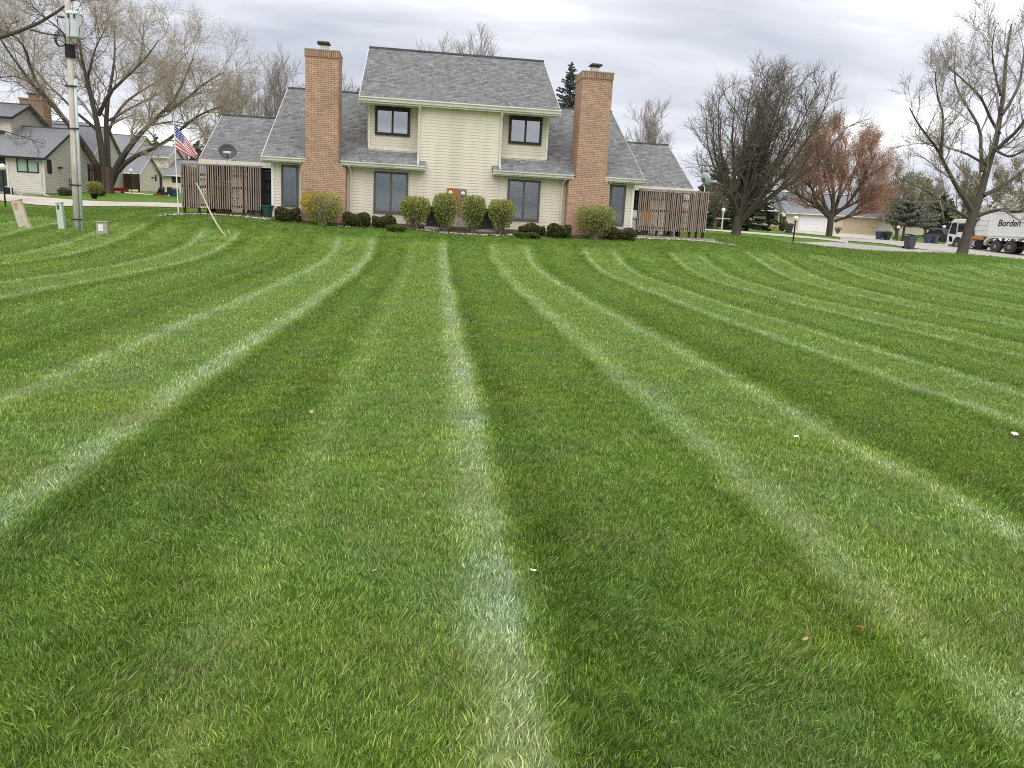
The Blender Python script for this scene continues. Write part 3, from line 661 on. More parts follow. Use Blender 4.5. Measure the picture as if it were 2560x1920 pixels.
# --- gutters: a K profile along each eave
def gutter(a, b, w, z, h=.135, d=.115):
    pr = [(a, w, z-h), (a, w-.06, z-h), (a, w-.075, z-h*.55), (a, w-d, z-h*.25), (a, w-d, z), (a, w-d+.012, z), (a, w-d+.012, z-.02), (a, w-.01, z-.02), (a, w, z)]
    return part(MB().prism(pr, (b-a, 0, 0)), 'gutter', 'gutter')
gutter(-4.47, -1.29, -.455, 3.53); gutter(1.29, 4.47, -.455, 3.53); gutter(-7.38, -5.72, -.455, 3.53); gutter(5.72, 7.40, -.455, 3.53); gutter(-3.84, 3.84, -.305, 5.91, .15, .12)
part(MB().box((-3.83, -.295, 5.70), (3.83, -.27, 5.80)), 'fascia', 'trim')
for a, b in ((-4.46, -1.30), (1.30, 4.46), (-7.36, -5.73), (5.73, 7.36)): part(MB().box((a, -.445, 3.355), (b, -.405, 3.47)), 'fascia', 'trim')
# --- downspouts
def spout(path): return part(MB().tube(path, .042, 4), 'downspout', 'gutter')
for s in (-1, 1):
    spout([(1.57*s, -.30, 5.80), (1.57*s, -.28, 5.70), (1.58*s, -.075, 5.42), (1.58*s, -.06, 5.2), (1.58*s, -.06, 4.0), (1.585*s, -.10, 3.78), (1.585*s, -.35, 3.62), (1.585*s, -.42, 3.58)])
    spout([(4.17*s, -.48, 3.45), (4.17*s, -.46, 3.36), (4.14*s, -.14, 3.22), (4.13*s, -.08, 3.12), (4.13*s, -.07, 1.4), (4.13*s, -.2, 1.32)])
    spout([(5.97*s, -.48, 3.45), (5.97*s, -.46, 3.36), (5.97*s, -.12, 3.22), (5.97*s, -.08, 3.12), (5.97*s, -.07, 1.45), (5.97*s, -.2, 1.37)])
# --- corner boards
for u, z0, z1, w in ((-7.04, 1.35, 3.4, -.014), (7.04, 1.45, 3.4, -.014)): part(MB().box((u-.05, w-.012, z0), (u+.05, w+.012, z1)), 'corner_board', 'white_trim')
for u, z0, z1, w in ((-3.49, 4.13, 5.76, .585), (3.50, 4.13, 5.76, .585)): part(MB().box((u-.04, w-.012, z0), (u+.04, w+.02, z1)), 'corner_board', 'trim')
for u in (-1.575, 1.595): part(MB().box((u-.03, -.022, 3.85), (u+.03, .05, 5.78)), 'corner_board', 'white_trim')
for a, b in ((-3.45, -1.61), (1.63, 3.46)): part(MB().box((a, .588, 4.11), (b, .606, 4.18)), 'base_trim', 'trim')
# --- windows
def window(u0, u1, z0, z1, w, leaves, glass, back, slats=False, dr=.06, mull=None, head=None, fm='frame_dark'):
    wn = MB(); f = dr; head = head or f
    wn.box((u0, w-.065, z0), (u0+f, w-.012, z1)); wn.box((u1-f, w-.065, z0), (u1, w-.012, z1))
    wn.box((u0+f, w-.065, z1-head), (u1-f, w-.012, z1)); wn.box((u0+f, w-.065, z0), (u1-f, w-.012, z0+f))
    o = part(wn, 'window', fm)
    if back == 'curtain':        # hanging folds, ending above the sill
        cz = .15 if fm == 'frame_brown' else .0; MB().box((u0+f, w-.0135, z0+f), (u1-f, w-.0115, z1-head)).build('backing', 'room_dark', o, OFF)
        nn = 44; xs = np.linspace(u0+f, u1-f, nn); ys = w-.021+.006*np.sin(np.arange(nn)*1.9+u0)*np.random.default_rng(int(abs(u0)*100)).uniform(.4, 1, nn)
        MB().add([(x_, y_, z) for z in (z0+f+cz, z1-head) for x_, y_ in zip(xs, ys)], [(k_, k_+1, nn+k_+1, nn+k_) for k_ in range(nn-1)]).build('curtain', back, o, OFF)
    else: MB().box((u0+f, w-.022, z0+f), (u1-f, w-.016, z1-head)).build('backing', back, o, OFF)
    k = leaves; W_ = (u1-u0-2*f)/k
    for i in range(k):
        a = u0+f+i*W_; b = a+W_
        MB().box((a+.03, w-.046, z0+f+.03), (b-.03, w-.040, z1-head-.03)).build('pane', glass, o, OFF)
        m_ = MB(); t_ = .04
        m_.box((a, w-.055, z0+f), (a+t_, w-.03, z1-head)); m_.box((b-t_, w-.0551, z0+f), (b, w-.0301, z1-head)); m_.box((a+t_, w-.055, z0+f), (b-t_, w-.03, z0+f+t_)); m_.box((a+t_, w-.055, z1-head-t_), (b-t_, w-.03, z1-head))
        m_.build('sash', fm, o, OFF)
        if slats:
            m_ = MB(); zz = z0+f+.42*(z1-z0)
            while zz < z1-head-.05: m_.box((a+.045, w-.030, zz), (b-.045, w-.024, zz+.03)); zz += .052
            stuff(m_.build('blind_slats', 'blind', o, OFF))
    return o
window(-3.27, -1.93, 4.66, 5.74, .59, 2, 'glass_up', 'curtain', head=.14)
window(1.95, 3.27, 4.66, 5.74, .59, 2, 'glass_up', 'curtain', head=.14)
window(-3.26, -1.94, 1.70, 3.27, -.004, 2, 'glass_low', 'curtain', dr=.05, fm='frame_brown')
window(1.94, 3.25, 1.69, 3.27, -.004, 2, 'glass_low', 'room_dark', slats=True, dr=.05, fm='frame_brown')
window(-6.72, -6.08, 1.76, 3.29, -.004, 1, 'glass_low', 'curtain', dr=.05, fm='frame_brown')
window(6.08, 6.73, 1.70, 3.29, -.004, 1, 'glass_low', 'room_dark', dr=.05, fm='frame_brown')
for (a, b, z0, z1) in ((-3.26, -1.94, 1.70, 3.27), (1.94, 3.25, 1.69, 3.27), (-6.72, -6.08, 1.76, 3.29), (6.08, 6.73, 1.70, 3.29)):
    m_ = MB(); t_ = .045; m_.box((a-t_, -.026, z0-t_), (a-.002, -.006, z1+t_)); m_.box((b+.002, -.026, z0-t_), (b+t_, -.006, z1+t_)); m_.box((a, -.028, z1+.002), (b, -.008, z1+t_)); part(m_, 'window_trim', 'trim')
# --- chimneys
def chimney(s):
    a, b = sorted((4.57*s, 5.73*s)); c, d = sorted((4.30*s, 5.91*s))
    core = MB().box((a+.02, -.48, 1.0), (b-.02, .75, 7.34)).box((c+.02, -.48, .9), (d-.02, .4, 3.1))
    ch = part(core, 'chimney', 'mortar')
    mb = MB(); g = np.random.default_rng(5+s); bh, bl, j = .0585, .205, .0095; z = 1.02; row = 0
    def course(p, q, wl, z, fac):      # bricks along a segment p->q in plan
        p = np.array(p); q = np.array(q); ln = np.linalg.norm(q-p); t = (q-p)/ln; nrm = np.array([t[1], -t[0]]); x = -bl/2 if row % 2 else 0
        while x < ln-.02:
            x0, x1 = max(x, 0), min(x+bl-j, ln)
            if x1-x0 > .02:
                e_ = .02+g.uniform(0, .004); P = [p+t*x0+nrm*e_, p+t*x1+nrm*e_, p+t*x1, p+t*x0]; tn = float(np.clip(g.normal(1, .075), .75, 1.3))
                v = [(*k, z) for k in P]+[(*k, z+bh) for k in P]
                mb.add(v, [(0, 1, 5, 4), (4, 5, 6, 7), (1, 2, 6, 5), (3, 0, 4, 7), (0, 3, 2, 1)], (tn, tn*(1+g.normal(0, .02)), tn))
            x += bl
    while z < 7.12:
        if z < 3.24: A, B, wd = c, d, .35
        elif z < 3.44:
            k = (z-3.24)/.2; A, B, wd = c+(a-c)*k, d+(b-d)*k, .35
        else: A, B, wd = a, b, .72
        course((A, -.5), (B, -.5), 0, z, 1); course((B, -.5), (B, wd), 0, z, 1); course((A, wd), (A, -.5), 0, z, 1)
        if z > 5: course((B, wd+.05), (A, wd+.05), 0, z, 1)
        z += bh+j; row += 1
    stuff(mb.build('brickwork', 'brick', ch, OFF))
    # corbelled top course, soldier bricks
    cp = MB(); x = a-.045
    while x < b+.04:
        x1 = min(x+.062, b+.045); cp.box((x, -.565, 7.13), (x1-.007, .79, 7.34+.004*g.uniform()), float(np.clip(g.normal(.78, .08), .5, 1.1))); x += .0695
    stuff(cp.build('corbel_course', 'brick', ch, OFF))
    MB().box((a-.05, -.57, 7.345), (b+.05, .80, 7.40)).build('crown_slab', 'concrete', ch, OFF, bevel=.02)
    m_ = (a+b)/2; fl = MB().box((m_-.02*s-.14, -.05, 7.40), (m_-.02*s+.14, .25, 7.62)).build('flue', 'siding_tan', ch, OFF)
    cpz = MB().prism([(m_-.24, -.17, 7.70), (m_+.24, -.17, 7.70), (m_+.19, -.12, 7.76), (m_-.19, -.12, 7.76)], (0, .56, 0))
    for q in (-.12, .12): cpz.box((m_-.02*s+q-.008, .02, 7.60), (m_-.02*s+q+.008, .036, 7.71)); cpz.box((m_-.02*s+q-.008, .18, 7.60), (m_-.02*s+q+.008, .196, 7.71))
    cpz.build('chimney_cap', 'iron', ch, OFF)
both(chimney)
# --- electric meters on the centre wall
mp_ = part(MB().box((-.43, -.12, 2.34), (.03, -.006, 2.78)).box((.02, -.115, 1.72), (.10, -.03, 2.70)), 'meter_panel', 'rust_panel', bevel=.008)
MB().box((.06, -.118, 2.36), (.32, -.007, 2.775)).build('meter_box', 'meter_grey', mp_, OFF, bevel=.008)
for u in (-.30, .185):
    g_ = MB(); n_ = 18; rr_ = .082
    pts = [(rr_*r, -dd) for r, dd in ((1, 0), (1, .05), (.8, .075), (.3, .085))]
    vs = [(u+r*math.cos(2*PI*k/n_), -.122+d_, 2.60+r*math.sin(2*PI*k/n_)) for r, d_ in pts for k in range(n_)]
    fs = [(i*n_+k, i*n_+(k+1) % n_, (i+1)*n_+(k+1) % n_, (i+1)*n_+k) for i in range(3) for k in range(n_)]+[tuple(range(3*n_, 4*n_))]
    g_.add(vs, fs).build('meter', 'glass_white', mp_, OFF, smooth=True)
    MB().tube([(u, -.215, 2.60), (u, -.219, 2.60)], .022, 10).build('meter_dial', 'orange', mp_, OFF)
part(MB().tube([(.07, -.06, 1.75), (.07, -.06, 1.1)], .03, 8).tube([(.17, -.06, 2.37), (.17, -.06, 1.1)], .022, 8), 'conduit', 'can_grey')

# ================================================================ YARD OBJECTS
# --- slatted privacy screens
def screen(s, u0, u1, w, zl, zr, bl, br, label):
    root = thing('privacy_screen', label, 'fence', UW((u0+u1)/2, w, ZB), YAW, 'slatted cedar screens beside the duplex')
    c = (u0+u1)/2; o = (-c, -w, -ZB); P_ = lambda mb, n, m, **k: mb.build(n, m, root, o, **k)
    zt = lambda u: zl+(zr-zl)*(u-u0)/(u1-u0); zb_ = lambda u: bl+(br-bl)*(u-u0)/(u1-u0)
    g = np.random.default_rng(3 if s < 0 else 4); u = u0; n = 0
    pitch = .0815 if s < 0 else .0805; cache = []
    for k in range(5):
        mb = MB(); mb.box((-.019, -.019, 0), (.019, .019, 1.0), float(g.uniform(.75, 1.3)))
        me = bpy.data.meshes.new('slat'); me.from_pydata(mb.v, [], mb.f); me.update()
        a = me.attributes.new('tint', 'FLOAT_COLOR', 'POINT'); tn = .8+.1*k; a.data.foreach_set('color', np.tile([tn, tn*g.uniform(.96, 1.03), tn, 1], (8, 1)).ravel()); me.materials.append(MATS['cedar']); cache.append(me)
    while u < u1+.001:
        sl = bpy.data.objects.new('slat', cache[int(g.integers(5))]); COL.objects.link(sl); sl.parent = root
        h = zt(u)-zb_(u)-.05; sl.location = (u-c+g.normal(0, .003), -.02, zb_(u)-ZB+g.normal(0, .006)); sl.scale = (1, 1, h); sl.rotation_euler = (0, g.normal(0, .003), 0)
        u += pitch; n += 1
    for rr in (0, 1): pass
    MB().prism([(u0-.03, -.045+w, zl-.05), (u1+.03, -.045+w, zr-.05), (u1+.03, -.045+w, zr), (u0-.03, -.045+w, zl)], (0, .12, 0), 1.0).build('top_rail', 'cedar', root, o)
    for q, nm in ((.22, 'rail'), (.5, 'rail'), (.93, 'rail')):
        z = lambda u: zb_(u)+(zt(u)-zb_(u)-.05)*(1-q)
        MB().prism([(u0, w+.003, z(u0)-.045), (u1, w+.003, z(u1)-.045), (u1, w+.003, z(u1)+.045), (u0, w+.003, z(u0)+.045)], (0, .038, 0), .5).build(nm, 'cedar_dark', root, o)
    for q in ([.02, .2, .31, .5, .76, .88, .985] if s < 0 else [.015, .3, .42, .5, .63, .78, .88, .98]):
        u = u0+(u1-u0)*q; p = UW(u, w); zg = gz(p[0], p[1])-.1
        MB().box((u-.042, w+.045, zg), (u+.042, w+.13, zt(u)-.06), .8).build('post', 'cedar_dark', root, o)
    # return panel at the outer end
    ue = u0 if s < 0 else u1
    m_ = MB(); ww = w+.2
    while ww < 2.3: m_.box((ue-.02, ww-.02, zb_(ue)), (ue+.02, ww+.02, zt(ue)-.05), float(g.uniform(.5, .8))); ww += .085
    stuff(m_.build('return_slats', 'cedar', root, o))
    return root
screen(-1, -10.36, -7.45, .05, 3.13, 3.20, 1.52, 1.54, 'cedar slat privacy screen behind the leaning yellow pole and flagstaff')
screen(1, 7.32, 10.23, .05, 3.21, 3.235, 1.56, 1.60, 'cedar slat privacy screen with a white grill behind it and pale dish')
# patio slabs and white gravel under the screens
for s, nm in ((-1, 'patio'), (1, 'patio')):
    a, b = sorted((7.1*s, 10.6*s)); p = UW((a+b)/2, 1.)
    mb = MB().box((a, -.25, .9), (b, 2.1, 1.30 if s < 0 else 1.36)); o_ = mb.build(nm, 'concrete', None); o_.location = UW(0, 0, 0); o_.rotation_euler = (0, 0, YAW); structure(o_)
# things on the patios
def at_h(u, w, z): return UW(u, w, z)
PZ = {-1: 1.30, 1: 1.36}
t_ = thing('barbecue_grill', 'covered grill with white domed lid at the house end of the slat screen', 'grill', at_h(7.30, .42, PZ[1]), YAW)
MB().box((-.22, -.2, .12), (.22, .2, .62)).build('cabinet', 'can_grey', t_, bevel=.02)
mb = MB(); mb.lathe([(.27, .64), (.28, .75), (.24, .9), (.14, .98), (.02, 1.0)], 16); mb.build('lid', 'can_lid', t_, smooth=True)
for q in (-.17, .17): MB().tube([(q, -.21, .07), (q, -.17, .07)], .07, 12).build('wheel', 'black', t_)
MB().box((-.2, -.18, .0), (.2, .18, .12)).build('base', 'black', t_)
t_ = thing('patio_chair', 'orange patio chair seen through the slats of the grill screen', 'chair', at_h(8.0, 1.0, PZ[1]), YAW)
MB().box((-.27, -.25, .40), (.27, .25, .46)).build('seat', 'orange_chair', t_); MB().box((-.27, .22, .47), (.27, .27, .98)).build('backrest', 'orange_chair', t_)
for a, b in ((-.24, -.22), (.24, -.22), (-.24, .22), (.24, .22)): MB().box((a-.02, b-.02, 0), (a+.02, b+.02, .40)).build('leg', 'orange_chair', t_)
t_ = thing('patio_bench', 'low white bench under the middle of the grill screen', 'bench', at_h(8.75, .7, PZ[1]), YAW)
MB().box((-.4, -.18, .30), (.4, .18, .36)).build('seat', 'white_trim', t_)
for a in (-.34, .34): MB().box((a-.03, -.16, 0), (a+.03, .16, .30)).build('leg', 'white_trim', t_)
def leafcloud(name, pts, size, mat, parent, g, aniso=None, tint=None):
    n = len(pts); d = g.normal(size=(n, 3)); d /= np.linalg.norm(d, axis=1)[:, None]; e_ = np.cross(d, g.normal(size=(n, 3))); e_ /= np.linalg.norm(e_, axis=1)[:, None]
    sz = size*g.uniform(.6, 1.4, n)[:, None]
    V = np.stack([pts-d*sz, pts+e_*sz*.5, pts+d*sz, pts-e_*sz*.5], 1).reshape(-1, 3)
    T = np.repeat(g.uniform(0, 1, n) if tint is None else tint, 4)
    return big_mesh(name, V, np.arange(4*n).reshape(-1, 4), mat, parent, T)
t_ = thing('potted_shrub', 'tan leafy shrub in a low brown planter behind the flagstaff screen', 'plant', at_h(-9.05, .75, PZ[-1]), YAW)
MB().lathe([(.22, 0), (.30, .34), (.32, .36), (.27, .36)], 14).build('planter', 'rust_panel', t_)
g = np.random.default_rng(21); p = g.normal(0, .22, (700, 3))*np.array([1.6, .8, 1.6])+[0, 0, .75]; p = p[p[:, 2] > .34]; leafcloud('foliage', p, .045, 'leaf_yellow', t_, g)
MB().tube([(0, 0, .3), (.03, 0, .9)], .02, 5).build('stem', 'bark', t_)
t_ = thing('flower_pot', 'dark teal flower pot on the patio edge between screen and house', 'pot', at_h(-7.23, -.05, PZ[-1]), YAW)
MB().lathe([(.14, 0), (.21, .40), (.235, .40), (.235, .46), (.20, .46), (.19, .42)], 18).build('bowl', 'pot_green', t_, smooth=False); MB().lathe([(.19, .405), (.10, .44)], 12).build('soil', 'mulch', t_)
# --- satellite dishes on the screens
def dish(loc, rz, mat, label, tilt, w_=.33, h_=.28, back=False):
    t_ = thing('satellite_dish', label, 'satellite dish', loc, rz)
    MB().tube([(0, 0, -.06), (0, 0, .10), (.03, .05, .22)], .02, 8).build('mast', 'can_lid', t_)
    n, mrings = 28, 5; vs = [(0, 0, 0)]; fs = []
    for i in range(1, mrings+1):
        q = i/mrings
        for k in range(n): th = 2*PI*k/n; vs.append((w_*q*math.cos(th), -.09*q*q, h_*q*math.sin(th)))
    for k in range(n): fs.append((0, 1+k, 1+(k+1) % n))
    for i in range(mrings-1):
        for k in range(n): fs.append((1+i*n+k, 1+(i+1)*n+k, 1+(i+1)*n+(k+1) % n, 1+i*n+(k+1) % n))
    R_ = Matrix.Rotation(tilt, 4, 'X'); vs = [tuple(R_@Vector(q)+Vector((.03, .05, .44))) for q in vs]
    d = MB().add(vs, fs).build('reflector', mat, t_, smooth=True); so = d.modifiers.new('s', 'SOLIDIFY'); so.thickness = .012
    MB().box((-.02, .01, .36), (.07, .09, .5)).build('bracket', 'dish_dark', t_)
    a = MB().tube([(.03, .0, .2), (.02, -.25, .22), (.0, -.42, .36)], .016, 6).build('feed_arm', 'dish_dark', t_)
    MB().box((-.13, -.47, .35), (.13, -.40, .43)).build('feed_horn', 'can_lid', a, bevel=.015)
    return t_
dish(UW(-8.72, .1, 3.20), YAW+.25, 'dish_dark', 'dark grey oval satellite dish above the screen with the yellow pole', rad(-18))
dish(UW(10.05, .1, 3.28), YAW+1.9, 'dish_light', 'pale grey satellite dish at the outer corner of the grill screen', rad(-20), .30, .27)
# --- flag
fp = UW(-10.50, .0, 0); fz = gz(fp[0], fp[1])
t_ = thing('flagstaff', 'thin white flagstaff at the outer corner of the slat screen', 'flagpole', (fp[0], fp[1], fz), YAW)
MB().tube([(0, 0, -.1), (-.05, 0, 4.62-fz)], .022, 8).build('pole', 'white_trim', t_); MB().lathe([(.01, 0), (.03, .03), (.01, .06)], 8, (-.05, 0, 4.62-fz)).build('finial', 'can_lid', t_)
fl = thing('flag', 'American flag with red and white stripes drooping from the white staff', 'flag', (fp[0], fp[1], fz), YAW)
nu, nv = 44, 22; vs = []; uvs = []
for i in range(nu+1):
    for j in range(nv+1):
        s, q = i/nu, j/nv           # s along the fly, q up the hoist
        base = np.array([-.05+.022, 0, 4.56-fz-.92*(1-q)])
        fold = .085*math.sin(s*9+q*3.2)*s**.7+.05*math.sin(q*11+s*2)*s
        top = np.array([.80, 0, -1.08]); bot = np.array([.84, 0, -.34]); v = top*q+bot*(1-q)
        p = base+v*s+np.array([.03*math.sin(5*q+2*s)*s, fold, -.05*math.sin(s*PI)*(1-q)])
        vs.append(tuple(p)); uvs.append((s, q))
fs = [(i*(nv+1)+j, (i+1)*(nv+1)+j, (i+1)*(nv+1)+j+1, i*(nv+1)+j+1) for i in range(nu) for j in range(nv)]
me = bpy.data.meshes.new('flag_cloth'); me.from_pydata(vs, [], fs); ul = me.uv_layers.new()
for lp in me.loops: ul.data[lp.index].uv = uvs[lp.vertex_index]
link('flag_cloth', me, 'flag_cloth', fl, True)
# --- air conditioners behind the shrubs
def ac(u, w, label):
    p = UW(u, w); z = gz(p[0], p[1]); t_ = thing('air_conditioner', label, 'air conditioner', (p[0], p[1], z), YAW)
    MB().box((-.42, -.42, -.1), (.42, .42, .07)).build('pad', 'concrete', t_); MB().box((-.34, -.34, .07), (.34, .34, .80)).build('cabinet', 'ac_dark', t_, bevel=.03)
    m_ = MB()
    for k in range(14): z_ = .14+k*.045; m_.box((-.31, -.352, z_), (.31, -.341, z_+.02))
    stuff(m_.build('grille_slats', 'black', t_)); MB().lathe([(.28, .80), (.28, .83), (.06, .845)], 20).build('fan_guard', 'black', t_)
ac(-.87, -.62, 'dark air conditioner between the two bushes nearest the meter panel'); ac(1.05, -.62, 'dark air conditioner mostly hidden behind the third bare stemmed bush')

# --- shrubs
def blobpts(g, n, rx, ry, h, squareness=3.2, shell=.55, zlow=0.):
    P = []
    while len(P) < n:
        q = g.uniform(-1, 1, (n, 3)); r = (np.abs(q)**squareness).sum(1)**(1/squareness); k = (r < 1) & (r > shell*g.uniform(0, 1, n)**.5); P += list(q[k])
    P = np.array(P[:n]); P[:, 0] *= rx; P[:, 1] *= ry; P[:, 2] = (P[:, 2]+1)/2*h*(1-zlow)+h*zlow
    return P
def yew(u, w, rx, h, label, mat='leaf_yew', pos=None, seed=0, n=3800):
    p = UW(u, w) if pos is None else pos; z = gz(p[0], p[1]); t_ = thing('clipped_shrub', label, 'shrub', (p[0], p[1], z), YAW, 'clipped evergreen shrubs')
    g = np.random.default_rng(300+seed); P = blobpts(g, n, rx, rx*.75, h, 4., .78)
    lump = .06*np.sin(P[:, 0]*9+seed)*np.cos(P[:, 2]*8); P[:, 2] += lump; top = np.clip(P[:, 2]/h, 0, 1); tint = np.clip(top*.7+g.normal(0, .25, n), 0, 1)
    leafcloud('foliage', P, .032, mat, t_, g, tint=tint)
    mb = MB()
    for k in range(7): a = 2*PI*k/7; mb.tube([(0, 0, -.05), (.4*rx*math.cos(a), .3*rx*math.sin(a), h*.4), (.75*rx*math.cos(a), .55*rx*math.sin(a), h*.75)], .015, 4)
    mb.build('branches', 'bark', t_)
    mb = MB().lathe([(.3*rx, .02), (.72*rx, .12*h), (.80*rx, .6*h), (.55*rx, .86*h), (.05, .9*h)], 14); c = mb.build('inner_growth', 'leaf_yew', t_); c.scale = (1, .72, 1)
def px_u(x, y, w=-1.0): return onw(x*K, y*K, w)[0]
yew(px_u(620, 462), -.85, .47, .50, 'low dark clipped shrub under the narrow window by the screen', seed=1)
yew(px_u(770, 473), -.95, .52, .50, 'round dark clipped shrub right of the flowering yellow bush', seed=2)
yew(px_u(830, 475), -1.0, .46, .44, 'brownish clipped shrub under the double window near the drainpipe', seed=3)
yew(px_u(856, 484), -1.55, .36, .22, 'small low green plant spreading in front of the brownish clipped shrub', 'leaf_green', seed=4, n=1500)
yew(px_u(1150, 488), -.95, .52, .40, 'flat topped dark shrub below the window with blinds', seed=5)
yew(px_u(1135, 497), -1.45, .50, .17, 'low ground hugging green shrub before the flat topped one', 'leaf_green', seed=6, n=1800)
yew(px_u(1207, 490), -1.15, .47, .50, 'round dark shrub at the foot of the drainpipe by the brick chimney', seed=7)
yew(px_u(1341, 499), -1.0, .62, .42, 'wide low dark shrub at the house corner by the grill', seed=8)
def bush(u, w, rx, h, label, mat, seed, stemmy=True, bottom=.55, n=2600, pos=None, second=None, size=.032):
    p = UW(u, w) if pos is None else pos; z = gz(p[0], p[1]); t_ = thing('deciduous_bush', label, 'bush', (p[0], p[1], z), YAW)
    g = np.random.default_rng(500+seed); mb = MB()
    for k in range(70 if second is None else 46):
        a = g.uniform(0, 2*PI); r1 = rx*g.uniform(.25, 1.); hh = h*g.uniform(.75, 1.)
        b0 = np.array([.16*rx*math.cos(a), .16*rx*math.sin(a), -.04]); e_ = np.array([r1*math.cos(a), .75*r1*math.sin(a), hh])
        m1 = b0*.6+e_*.4+g.normal(0, .03, 3); m1[:2] *= .75; m2 = b0*.2+e_*.8+g.normal(0, .03, 3)
        mb.tube([b0, m1, m2, e_], [.012, .010, .007, .004], 4, False)
        for q in range(4):
            s = g.uniform(.35, .95); st = b0*(1-s)+e_*s; en = st+np.array([g.normal(0, .10), g.normal(0, .08), g.uniform(.06, .22)]); mb.tube([st, en], [.006, .003], 3, False)
    mb.build('stems', 'twig_dark' if not second else 'twig_pale', t_)
    P = blobpts(g, n, rx, rx*.75, h, 3.4, .5); zz = P[:, 2]/h
    taper = np.where(zz < .6, .55+.45*(zz/.6), 1); P[:, 0] *= taper; P[:, 1] *= taper
    keep = g.uniform(size=n) < np.clip((zz-bottom+.35)/.55, .10, 1); P = P[keep]
    if second:
        sel = (P[:, 0] < -.15*rx+.25*rx*g.normal(size=len(P))) & (P[:, 2] > .45*h)
        leafcloud('foliage', P[~sel], size, mat, t_, g, tint=np.clip(P[~sel][:, 2]/h+g.normal(0, .3, (~sel).sum()), 0, 1)); leafcloud('blossom', P[sel], size*1.1, second, t_, g)
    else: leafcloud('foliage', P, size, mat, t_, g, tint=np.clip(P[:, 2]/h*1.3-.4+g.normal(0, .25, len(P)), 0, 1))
bush(px_u(695, 450, -1.1), -1.1, .78, 1.22, 'large bush with yellow blossom before the brick chimney by the narrow window', 'leaf_lime', 1, second='leaf_yellow', bottom=.2, n=4200)
for k, (x, hh, rx, lab) in enumerate(((897, 1.24, .58, 'bare stemmed bush in front of the double window edge, leftmost of four'), (961, 1.44, .50, 'tall bare stemmed bush just left of the meter panel'),
                             (1021, 1.40, .50, 'bare stemmed bush just right of the meter panel'), (1082, 1.30, .54, 'bare stemmed bush nearest the window with blinds'))):
    bush(px_u(x, 480, -1.15), -1.15, rx, hh, lab, 'leaf_lime', 10+k, bottom=.42, n=5200, size=.034)
bush(px_u(1287, 480, -1.2), -1.2, .80, 1.32, 'big rounded lime green bush before the brick chimney near the grill', 'leaf_lime', 20, bottom=.35, n=5200)
# loose stones edging the bed
mb = MB(); g = np.random.default_rng(9)
def stone_line(pts, n, mb):
    P = np.array(pts); d = np.r_[0, np.cumsum(np.linalg.norm(np.diff(P, axis=0), axis=1))]
    for k in range(n):
        s = g.uniform(0, d[-1]); x = np.interp(s, d, P[:, 0])+g.normal(0, .06); y = np.interp(s, d, P[:, 1])+g.normal(0, .06); z = gz(x, y); r = g.uniform(.025, .06)
        vs = [(x+r*a*g.uniform(.7, 1.2), y+r*b*g.uniform(.7, 1.2), z+.03+r*c*.6) for a, b, c in ((1, 0, 0), (0, 1, 0), (-1, 0, 0), (0, -1, 0), (0, 0, 1), (0, 0, -1))]
        mb.add(vs, [(0, 1, 4), (1, 2, 4), (2, 3, 4), (3, 0, 4), (1, 0, 5), (2, 1, 5), (3, 2, 5), (0, 3, 5)], float(g.uniform(.6, 1.4)))
stone_line(bedA[3:8], 190, mb); stone_line(bedA[9:], 230, mb); stone_line(bedA[:3], 150, mb); stone_line([UW(7.2, -.6)[:2], UW(10.8, -.55)[:2]], 160, mb)
o_ = mb.build('edging_stones', 'stone'); tag(o_, 'scattered pale stones along the edge of the planting bed', 'stones', kind='stuff')

# --- utility pole with transformer
pp = ground_at(194, 575, 27)
t_ = thing('utility_pole', 'weathered wooden utility pole with a grey transformer on the lawn', 'utility pole', pp, 0)
TOPX = atY(166, -60, 27)-pp       # the pole leans a little
ax = lambda z: np.array([TOPX[0]*z/TOPX[2], 0, z])
MB().tube([ax(-.3), ax(3), ax(6), ax(TOPX[2]+1.2)], [.118, .106, .094, .087], 14).build('shaft', 'pole_wood', t_, smooth=True)
MB().tube([ax(-.1)+[.20, -.06, 0], ax(3)+[.18, -.06, 0], ax(4.9)+[.165, -.06, 0]], .048, 10).build('conduit', 'conduit', t_, smooth=True)
for z in (.35, 1.5, 3.35, 4.7): MB().box(tuple(ax(z)+[-.13, -.145, -.02]), tuple(ax(z)+[.235, -.06, .02])).build('strap', 'iron', t_)
zt_ = atY(182, 98, 27)[2]-pp[2]; zb_ = atY(185, 36, 27)[2]-pp[2]
c0 = ax((zt_+zb_)/2)+[.30, -.16, 0]; hh = zb_-zt_
tr_ = MB().lathe([(.0, 0), (.235, .0), (.25, .03), (.25, hh-.06), (.262, hh-.06), (.262, hh-.02), (.2, hh+.03), (.0, hh+.05)], 24, (c0[0], c0[1], zt_)).build('transformer', 'can_grey', t_, smooth=False)
MB().lathe([(.268, hh-.065), (.268, hh-.02), (.2, hh+.035), (.0, hh+.055)], 24, (c0[0], c0[1], zt_)).build('lid', 'can_lid', tr_)
for q in (-.05, .14): MB().lathe([(.02, 0), (.035, .03), (.02, .06), (.035, .09), (.015, .12)], 8, (c0[0]+q, c0[1]-.27, zt_+hh-.2)).build('bushing', 'iron', tr_)
MB().tube([(c0[0]-.02, c0[1]-.29, zt_+hh-.15), (c0[0]-.03, c0[1]-.27, zt_+.35), (c0[0]-.05, c0[1]-.26, zt_+.1), (c0[0]-.10, c0[1]-.2, zt_-.05), (c0[0]-.2, c0[1]-.05, zt_-.35)], .008, 5).build('lead', 'iron', tr_)
